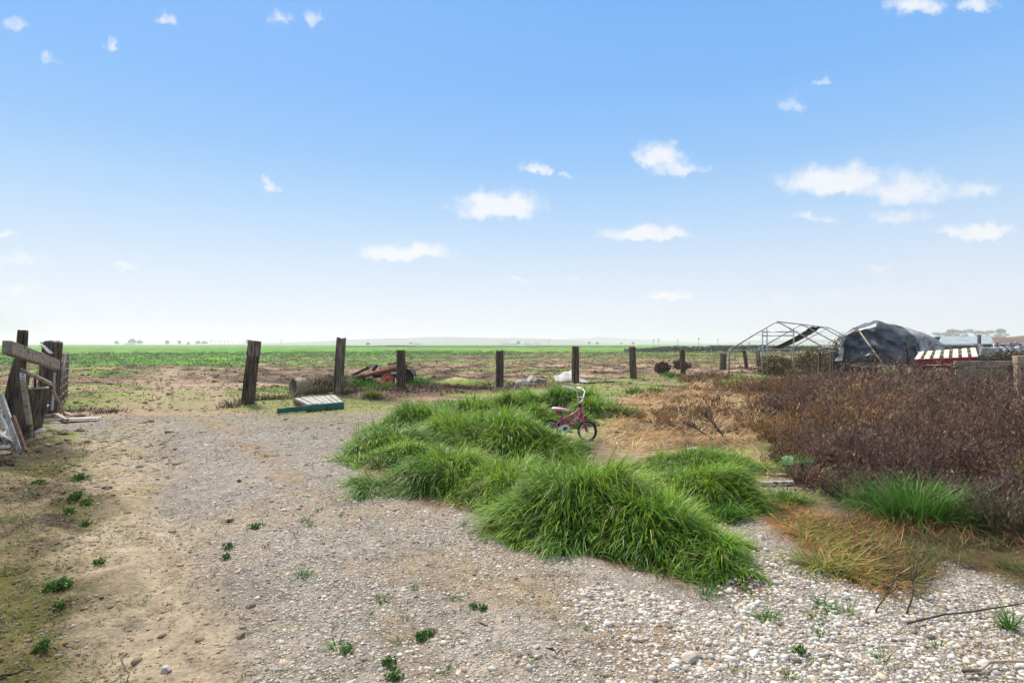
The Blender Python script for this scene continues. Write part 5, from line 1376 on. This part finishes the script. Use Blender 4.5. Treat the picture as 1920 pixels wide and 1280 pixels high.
WEEDW = [(1320, 1118, 1.6, 'g'), (1338, 1112, 1.4, 'g'), (1430, 1155, 1.8, 'g'), (1445, 1160, 1.5, 'g'), (1545, 1140, 2, 'g'), (1560, 1150, 1.6, 'g'), (1530, 1160, 1.4, 'g'), (1590, 1150, 1.2, 'g'), (1540, 1190, 1.2, 'g'), (1655, 1235, 1.4, 'g'), (1500, 1225, 1.2, 'r'), (1760, 1215, 1.2, 'g'), (1480, 1270, 1, 'g')]
protos = {}
for lst, lb, grp in ((WEEDS, 'small green weed sprouting from the grey gravel drive', 'weeds in the gravel drive'), (WEEDM, 'dark green weed low in the mossy dirt left of the sandy strip', 'weeds in the mossy dirt'), (WEEDW, 'green weed sprig growing between the white pebbles', 'weeds in the white pebbles')):
    for (px, py, s, k) in lst:
        key = (k, int(rng.integers(0, 4)))
        if key not in protos: o = weed_proto('grass' if k == 'g' else 'r'); protos[key] = o
        else: o = protos[key].copy(); COL.objects.link(o)
        x, y, _ = gp(px, py); o.location = (x, y, float(ground_z(np.array([x]), np.array([y]))[0])); s_ = s * .66; o.scale = (s_, s_, s_); o.rotation_euler.z = rng.uniform(0, 6)
        tag(o, lb, 'weed', grp)

# tiny scattered weeds, straw bits and twigs on the drive and the left verge
def litter():
    p = area_samples(2, 13, lambda d: 260 * min(1, 5 / d), 46); x, y = p[:, 0], p[:, 1]; z = zones(x, y)
    pr = np.maximum(.22 * z['gravel'] * sst(.5, .65, fbm(x * .9, y * .9, 151, 4)), 1.0 * z['moss']); pr = np.maximum(pr, .45 * z['sand'] * sst(.35, .6, fbm(x * 1.3, y * 1.3, 153, 3)))
    k = rng.random(len(p)) < np.maximum(pr, .03) * (1 - z['lawn']); x, y = x[k], y[k]; mo = z['moss'][k]; n = len(x)
    m = 7; xx = np.repeat(x, m) + rng.normal(0, .022, n * m); yy = np.repeat(y, m) + rng.normal(0, .022, n * m); N = n * m
    pal = np.array([GR, YG, (.26, .18, .09), (.12, .08, .05), (.36, .27, .15)]); w_ = np.repeat(mo, m)
    pk = np.where(rng.random(N) < .45 - .15 * w_, rng.integers(0, 2, N), rng.integers(2, 5, N))
    d = np.hypot(xx, yy)
    o = blades('ground_litter', np.stack([xx, yy, ground_z(xx, yy) + .002], 1), rng.uniform(.015, .05, N), rng.uniform(.003, .006, N) * np.maximum(1, d / 5), rng.uniform(0, 6.28, N), rng.uniform(.5, 1.5, N), rng.uniform(0, .8, N), pal[pk] * rng.uniform(.5, 1.2, (N, 1)), M['straw'], 3)
    tag(o, 'specks of grass, straw and twigs strewn over the drive and dirt', 'litter', kind='stuff')
litter()

def twig_thing(px, py, top, label, seed, n=7, r=.008, spread=.5, nb=5):
    rr = np.random.default_rng(seed); g = Vector(gp(px, py)); tp = Vector(top); root = thing('dead_branch', g, label, 'branch')
    L = (tp - g).length; ax = (tp - g).normalized()
    pts = [g + ax * L * f + Vector(rr.normal(0, .015 * L, 3)) * (f > 0) for f in np.linspace(0, 1, 7)]
    MB().tube(pts, [r * (1 - .75 * f) for f in np.linspace(0, 1, 7)], 6).build('stem', M['twig'], root, g, True)
    for k in range(n):
        f = rr.uniform(.15, .95); p = g + ax * L * f; dv = (ax + Vector(rr.normal(0, spread, 3))).normalized(); l = L * rr.uniform(.25, .55) * (1.2 - f * .6)
        q = [p, p + dv * l * .5 + Vector(rr.normal(0, .03 * L, 3)), p + dv * l + Vector(rr.normal(0, .05 * L, 3)) + Vector((0, 0, .04 * L))]
        br_ = MB().tube(q, [r * .5, r * .38, r * .15], 5).build('twig', M['twig'], root, g, True)
for k, (px, py, tx, ty, lb) in enumerate([(1366, 829, 1318, 772, 'dark dead branch leaning over the straw, left of the brown brush'), (1340, 826, 1285, 790, 'lower dead branch spreading left beside the larger leaning one')]):
    d = gp(px, py)[1]; twig_thing(px, py, vp(tx, ty, d + .2), lb, 160 + k, 14, .016, .45)
twig_thing(1700, 1150, vp(1730, 1010, 3.45), 'bare grey twig rising from the pebbles beside the orange dead grass', 170, 9, .005, .5)
twig_thing(1640, 1150, vp(1690, 1070, 3.3), 'low spiky grey twig lying against the taller bare twig', 171, 8, .005, .7)
twig_thing(1612, 965, vp(1622, 905, 5.2), 'bare pale stem standing in front of the brown brush', 172, 6, .006, .4)
def ground_stick(a, b, r, lb, seed, mat='twig'):
    rr = np.random.default_rng(seed); a = Vector(gp(*a, .012)); b = Vector(gp(*b, .012)); pts = [a.lerp(b, f) + Vector((rr.normal(0, .012), rr.normal(0, .012), abs(rr.normal(0, .008)) + .008)) for f in np.linspace(0, 1, 8)]
    o = MB().tube(pts, [r * (1 - .4 * f) for f in np.linspace(0, 1, 8)], 6).build('fallen_stick', M[mat], None, a, True); o.location = a
    tag(o, lb, 'stick', 'sticks lying on the ground')
ground_stick((1800, 1262), (2010, 1236), .008, 'long grey stick lying on the pebbles at the lower right corner', 180, 'stick')
ground_stick((1700, 1172), (1960, 1128), .006, 'dark stick lying across the pebbles above the corner stick', 181)
ground_stick((898, 1174), (930, 1171), .004, 'short tan stick on the bare patch of the gravel', 182, 'stick')
ground_stick((1026, 1222), (1056, 1230), .005, 'short brown stick low on the gravel near the bottom middle', 183)
ground_stick((60, 1262), (-60, 1290), .007, 'dark stick at the lower left corner in the mossy dirt', 184)
ground_stick((230, 1230), (238, 1278), .004, 'thin dark twig at the bottom of the sandy strip', 185)
ground_stick((140, 1055), (205, 1046), .006, 'pale twig lying between the mossy dirt and the sandy strip', 186, 'stick')
ground_stick((260, 1010), (280, 1014), .004, 'tiny pale twig on the sandy strip', 187, 'stick')
for (a, b, lb, s_) in [((1400, 885), (1480, 890), 'grey weathered board lying by the flat green growth', 190), ((1425, 905), (1490, 903), 'pale weathered board lying on the gravel gap', 191)]:
    beam('scrap_board', Vector(gp(*a, .03)), Vector(gp(*b, .03)), .07, .025, 'board_grey', lb, 'board', 'boards by the brush', seed=s_)
for k, (px, py, s, lb) in enumerate([(1300, 848, .09, 'whitish stone in the dark dirt below the dead branches'), (1452, 880, .05, 'small pale stone near the two weathered boards'), (1470, 872, .04, 'tiny pale stone nearest the brown brush front')]):
    rock(gp(px, py), s, 195 + k, 'rock', lb, 'rock')

# low dead weeds on the bank of the fence line and beside posts
def bank_weeds():
    spots = []
    for px in np.arange(650, 930, 7): spots.append((px + rng.normal(0, 3), 741 - (px - 650) * .035 + rng.normal(0, 3), .35, 60, .20, (.11, .065, .045), .8))
    for (px, py) in [(470, 752), (490, 750), (505, 749), (530, 748), (560, 748), (455, 758), (960, 725), (430, 763)]: spots.append((px, py, .4, 90, .22, (.11, .085, .05), .7))
    for (px, py) in [(130, 770), (160, 768), (190, 772), (210, 770)]: spots.append((px, py, .5, 120, .14, (.10, .07, .05), .4))
    for px in np.arange(1190, 1400, 14): spots.append((px, 805 + rng.normal(0, 6), .3, 60, .16, (.13, .08, .06), .5))
    named_patch('dead_weeds', spots, M['straw'], 'low dead brown weeds along the fence line and dirt', 'weeds', 'stuff')
bank_weeds()

# ================================================================== far things
def far_tree_proto(name, n, lobes, size, c, trunk_h, r_t):
    root = thing(name, (0, 0, 0), '', 'tree')
    q = []
    for (x, y, z, rx, rz) in lobes:
        v = rng.normal(0, 1, (n, 3)); v /= np.linalg.norm(v, axis=1)[:, None]; v *= rng.uniform(.3, 1, (n, 1)) ** .5
        q.append(v * np.array([rx, rx, rz]) + np.array([x, y, z]))
    q = np.concatenate(q)
    f = flakes_mesh('crown', q, rng.uniform(.6, 1.4, len(q)) * size, np.array(c)[None] * rng.uniform(.5, 1.4, (len(q), 1)), M['leaf']); f.parent = root
    mb = MB().tube([(0, 0, -.3), (.1, 0, trunk_h * .5), (0, 0, trunk_h)], [r_t, r_t * .8, r_t * .5], 8)
    for (x, y, z, rx, rz) in lobes[:4]: mb.tube([(0, 0, trunk_h * .7), (x * .6, y * .6, (trunk_h * .7 + z) / 2), (x, y, z)], [r_t * .5, r_t * .35, r_t * .15], 6)
    mb.build('trunk', M['bark'], root, smooth=True)
    return root
def place(proto, px, d, s, label, group, sz=None, first=[set()]):
    if proto.name not in first[0]: o = proto; first[0].add(proto.name)
    else: o = copy_tree(proto)
    o.location = ((px - 960) / F * d, d, 0); o.scale = (s, s, sz or s); o.rotation_euler.z = rng.uniform(0, 6); tag(o, label, 'tree', group)
dg = (.045, .060, .035)
broad = far_tree_proto('broad_tree', 170, [(-4, 0, 6, 4, 2.2), (0, 1, 8, 4.5, 2.6), (4, 0, 6.5, 4, 2.2), (1, -2, 5.5, 3.5, 2), (-1.5, 0, 4.0, 5, 1.6), (6.5, 1, 5, 2.5, 1.4)], .75, dg, 5, .4)
round_ = far_tree_proto('round_tree', 170, [(0, 0, 4.5, 2.6, 2.6), (1.5, 0, 3.2, 2, 1.8), (-1.4, 1, 3.4, 2, 1.8)], .6, dg, 3, .25)
umb = far_tree_proto('flat_topped_tree', 62, [(-3.5, 0, 8.2, 2.6, 1.0), (-1, 0, 8.8, 2.4, .9), (1.6, 0, 8.2, 2.2, .9), (4.2, 1, 8.9, 2.8, 1.1), (0, 0, 6.4, 4.6, 1.2), (-3.0, 0, 5.0, 3.2, 1.3), (3.2, 0, 5.0, 3.4, 1.5), (0, 0, 3.0, 5.2, 1.8)], .62, (.05, .065, .045), 6, .35)
def palm_proto():
    root = thing('palm_tree', (0, 0, 0), '', 'tree')
    MB().tube([(0, 0, -.3), (.15, 0, 4), (.1, 0, 8)], [.30, .22, .20], 8).build('trunk', M['bark'], root, smooth=True)
    n = 60; a = rng.uniform(0, 6.28, n); b = np.zeros((n, 3)); b[:, 2] = 8; b[:, 0] = .1
    f = blades('fronds', b, rng.uniform(1.3, 2.0, n), rng.uniform(.3, .55, n), a, rng.uniform(.1, 1.6, n), rng.uniform(.6, 1.5, n), np.array(dg)[None] * rng.uniform(.6, 1.4, (n, 1)), M['leaf'], 4); f.parent = root
    return root
palm = palm_proto()
G1 = 'hazy trees on the far left horizon'
place(broad, 247, 1000, 1.05, 'wide hazy tree, largest on the left horizon', G1)
place(broad, 262, 1040, .85, 'hazy tree touching the right side of the widest left tree', G1)
place(round_, 219, 1000, 1.1, 'small round hazy tree, alone left of the widest tree', G1)
for px, s in ((313, 1.2), (336, 1.15), (353, .8)): place(round_, px, 980, s, 'small round hazy tree right of the widest left tree', G1)
for px, s in ((371, .75), (383, .7), (466, 1.0)): place(broad, px, 1050, s, 'low broad hazy tree near the row of faint palms', G1)
G2 = 'row of faint palms left of the leaning post'
for px in (394, 398, 404, 412, 416, 421, 427, 431, 436, 449, 456): place(palm, px, 900 + rng.uniform(-60, 60), rng.uniform(.55, .95), 'faint far palm in the row left of the leaning post', G2)
place(palm, 527, 760, .80, 'lone faint palm right of the leaning post', G2)
G3 = 'palms behind the far scrub'
for px, d, s, lb in ((1225, 520, .62, 'shorter of two close palms above the far scrub'), (1235, 520, .70, 'taller of two close palms above the far scrub'), (1271, 520, .62, 'lone middle palm above the far scrub'), (1310, 520, .78, 'tall lone palm above the scrub, left of the tube frame'), (1346, 560, .72, 'palm above the scrub nearest the tube frame')): place(palm, px, d, s, lb, G3)
G4 = 'trees on the hazy middle horizon'
for px, s in ((692, .9), (703, .8), (716, .9), (722, .7), (816, .8), (627, 1.0)): place(round_, px, 2330, s * 1.5, 'faint tree on the crest of the hazy hill', G4)
place(broad, 690, 620, .32, 'dark flat thicket at the far field edge, right of the tallest post', G4)
place(round_, 972, 900, .95, 'round hazy tree by the white farm houses', G4)
place(round_, 770, 950, .75, 'small hazy tree beside the lone white house', G4)
place(palm, 1029, 900, .85, 'thin faint tree standing alone right of the white farm houses', G4)
for px in (1105, 1120, 1165, 1187, 1390, 1405): place(round_, px, 1000, rng.uniform(.6, .9), 'small hazy tree on the low right horizon', G4)
G5 = 'hazy trees behind the pale roof'
for px, d, s, lb in ((1782, 800, 2.25, 'flat topped hazy tree, left of the pair behind the pale roof'), (1800, 820, 2.3, 'flat topped hazy tree directly behind the middle of the pale roof'), (1842, 800, 2.1, 'hazy tree behind the thin utility post'), (1875, 800, 2.3, 'rightmost hazy tree, standing over the brown earth bank')): place(umb, px, d, s, lb, G5)
place(umb, 1766, 830, 1.9, 'small flat topped hazy tree beside the grey tarp', G5)

def hill(name, prof, d, depth, c, label):
    px = np.array([p[0] for p in prof], float); hy = np.array([(HOR - p[1]) / F * d * 1.2 + CH for p in prof])
    nx, ny = 160, 16; xs = np.linspace(px[0], px[-1], nx); V = []; 
    for i in range(nx):
        h = np.interp(xs[i], px, hy); h *= 1 + (vnoise(np.array([xs[i] * .05]), np.array([d]), 161)[0] - .5) * .12 + (vnoise(np.array([xs[i] * .22]), np.array([d]), 162)[0] - .5) * .06
        for j in range(ny):
            f = j / (ny - 1); V.append(((xs[i] - 960) / F * d, d + (f - .5) * depth, -1 + (h + 1) * math.sin(math.pi * f) ** .8))
    fs = [(i * ny + j, (i + 1) * ny + j, (i + 1) * ny + j + 1, i * ny + j + 1) for i in range(nx - 1) for j in range(ny - 1)]
    mb = MB(); mb.add(V, fs); o = mb.build(name, simple_mat(name + '_soil', c, tuple(x * .7 for x in c), .01, .95, bump=0), None, (0, 0, 0), True)
    tag(o, label, 'hill', kind='structure')
hill('hills', [(440, 645), (520, 643), (600, 640.5), (650, 638), (700, 636.5), (760, 636), (820, 633.5), (860, 634.5), (950, 635.5), (1030, 637), (1080, 640), (1120, 643), (1160, 645)], 2300, 500, (.065, .08, .075), 'long low hazy hill on the horizon')
hill('hills', [(980, 645), (1040, 639), (1090, 635.5), (1125, 634.5), (1180, 636.5), (1230, 639), (1290, 642), (1340, 644.5), (1400, 641), (1450, 636.5), (1520, 636), (1600, 639), (1760, 637), (1900, 636), (2100, 638), (2300, 645)], 3100, 600, (.06, .075, .075), 'fainter hazy hills behind the first')
hill('earth_bank', [(1852, 645), (1862, 634), (1880, 633), (1905, 633.5), (1960, 633), (2040, 636), (2100, 645)], 105, 14, (.21, .15, .12), 'brown earth bank at the right edge')

def house(px, d, wd, h, rh, label):
    x = (px - 960) / F * d; root = thing('farm_house', (x, d, 0), label, 'house', 'white farm houses far off'); og = (x, d, 0)
    MB().box((x, d, h / 2), (wd, wd * .6, h)).build('wall', M['white_wall'], root, og)
    mb = MB(); y0, y1 = d - wd * .33, d + wd * .33; mb.add([(x - wd * .54, y0, h), (x + wd * .54, y0, h), (x + wd * .54, y1, h), (x - wd * .54, y1, h), (x - wd * .5, d, h + rh), (x + wd * .5, d, h + rh)], [(0, 1, 5, 4), (2, 3, 4, 5), (1, 2, 5), (3, 0, 4), (3, 2, 1, 0)]); mb.build('roof', M['far_roof'] if rh < 3 else M['white_wall'], root, og)
for px, d, wd, h, rh, lb in ((780, 850, 8, 2.6, 1.6, 'lone white house under the hazy hill'), (786, 870, 5, 2.2, 1.2, 'small white shed close beside the lone white house'), (948, 850, 12, 2.6, 2.4, 'leftmost white farm house of the far cluster'), (962, 830, 9, 2.8, 3.2, 'white farm house with the tallest roof in the far cluster'),
        (990, 860, 10, 2.6, 1.8, 'white farm house right of the round hazy tree'), (1008, 880, 8, 2.4, 1.6, 'rightmost white farm house of the far cluster'), (243, 960, 14, 2.4, 1.2, 'pale long building under the widest hazy tree on the left')): house(px, d, wd, h, rh, lb)

def far_scrub():
    n = 26000; u_ = rng.uniform(0, 1, n); px = 1170 + 900 * u_ ** .9; d = rng.uniform(105, 165, n)
    x = (px - 960) / F * d; h = (.30 + .75 * fbm(x * .12, d * .05, 171, 3)) * sst(1165, 1260, px) * np.where(px > 1330, 1.25, 1.0)
    q = np.stack([x, d, rng.uniform(0, 1, n) ** .7 * h], 1)
    o = flakes_mesh('far_scrub', q, rng.uniform(.16, .40, n), np.array([.052, .065, .04])[None] * rng.uniform(.5, 1.5, (n, 1)), M['leaf'])
    tag(o, 'dark low scrub along the far edge of the field at the right', 'scrub', kind='stuff')
    n = 9000; px = rng.uniform(640, 1190, n); d = rng.uniform(300, 325, n); x = (px - 960) / F * d
    q = np.stack([x, d, rng.uniform(0, 1, n) * (.25 + .5 * sst(.5, .8, fbm(x * .05, d * .01, 173, 2)))], 1)
    o = flakes_mesh('field_margin', q, rng.uniform(.2, .4, n), np.array([.05, .055, .04])[None] * rng.uniform(.5, 1.5, (n, 1)), M['leaf'])
    tag(o, 'thin dark weedy margin along the far edge of the green field', 'scrub', kind='stuff')
far_scrub()

# shed with a pale roof, utility post and heap of junk beyond the timbers
D_s = 68.0
def sp_(px, py, dd=0): return Vector(vp(px, py, D_s + dd))
root = thing('shed', (sp_(1762, 645).x, D_s, 0), 'long low shed with a pale sheet roof behind the pallet', 'shed'); og = (sp_(1762, 645).x, D_s, 0)
e0, e1 = sp_(1758, 646.4), sp_(1864, 645.6); r0, r1 = sp_(1764, 631.5, 6), sp_(1857, 630.5, 6)
mb = MB(); tk = Vector((0, 0, -.06)); b0, b1 = e0 + Vector((0, 12, 0)), e1 + Vector((0, 12, 0))
mb.add([e0, e1, r1, r0], [(0, 1, 2, 3)]); mb.add([b0, b1, r1 + Vector((0, .01, 0)), r0 + Vector((0, .01, 0))], [(3, 2, 1, 0)])
o = mb.build('roof', M['roof'], root, og); o.modifiers.new('t', 'SOLIDIFY').thickness = .08
beam('fascia', e0 + Vector((0, -.06, -.12)), e1 + Vector((0, -.06, -.12)), .05, .15, 'wall_dark', '', '', parent=(root, og), seed=200)
mb = MB(); cx = (e0.x + e1.x) / 2; mb.box((cx, D_s + 6, .62), (e1.x - e0.x - .6, 11.0, 1.22)); mb.build('wall', M['wall_dark'], root, og)
for k, f in enumerate((.12, .3, .5, .72, .88)):
    x = e0.x + (e1.x - e0.x) * f; MB().box((x, D_s + .45, .75), (.5, .06, .45)).build('window', M['white_wall'], root, og)
p = Vector(vp(1836, 690, 33)); root = thing('utility_post', (p.x, p.y, 0), 'thin dark utility post standing in front of the pale roof', 'post'); og = (p.x, p.y, 0)
MB().tube([(p.x, p.y, 0), (p.x, p.y, 1.5 + 17 / F * 33)], .09, 8).build('pole', M['wall_dark'], root, og, True)
MB().box((p.x, p.y - .12, 1.28), (.16, .12, .42)).build('meter_box', M['steel'], root, og, bevel=.01)
c = Vector(vp(1862, 660, 30)); sheet_b = Vector(vp(1852, 655, 29))
mb = MB(); mb.bar(Vector(vp(1838, 659, 29)), Vector(vp(1866, 660, 29)), .12, .45, (0, -.3, 1)); o = mb.build('white_panel', M['sheet'], None, tuple(sheet_b), bevel=.01); o.location = sheet_b; tag(o, 'white panel lying slanted beside the thin utility post', 'panel')
JL = ['pale crate', 'white sheet', 'grey box', 'whitish drum', 'pale board']
for k in range(26):
    px = 1864 + (k % 13) * 5.2 + rng.uniform(-1.5, 1.5); row = k // 13; d = 40 + row * 4; py = 654 - row * 6 + rng.uniform(-2, 2)
    q = Vector(vp(px, py, d)); s = Vector((rng.uniform(.25, .5), rng.uniform(.2, .4), rng.uniform(.2, .42)))
    mb = MB(); mtx = Matrix.Rotation(rng.uniform(-.8, .8), 3, 'Y') @ Matrix.Rotation(rng.uniform(-1, 1), 3, 'Z'); mb.box((0, 0, 0), s, mtx, rng.uniform(.5, 1)); mb.bar((-.2, -.15, .12), (.25, -.05, .2 * rng.uniform(-1, 1)), .04, .14)
    o = mb.build('scrap_piece', M[['white_wall', 'sheet', 'board_grey', 'white_wall', 'far_roof'][k % 5]], None, bevel=.01); o.location = q
    tag(o, 'pale piece of scrap in the heap below the brown earth bank', 'scrap', 'heap of pale scrap at the right edge')
o = leaves('scrap_mound', (vp(1905, 660, 42)[0], 43.0, 0), 2600, 3.4, 1.45, .12, (.10, .085, .07), 'brush', 'dull mound of weeds under the heap of pale scrap', 'mound')

# ------------------------------------------------------------------ the hazy air
def haze():
    mb = MB(); mb.box((0, 0, 20.2), (9000, 9000, 43.0)); o = mb.build('haze', None)
    m, t, out = new_mat('hazy_air')
    v = t.n('ShaderNodeVolumePrincipled', {'Color': (1.0, .92, .99, 1), 'Density': HAZE, 'Anisotropy': .2})
    t.nt.links.new(v.outputs[0], out.inputs['Volume']); o.data.materials.append(m); o['kind'] = 'stuff'
HAZE = .0006
haze()
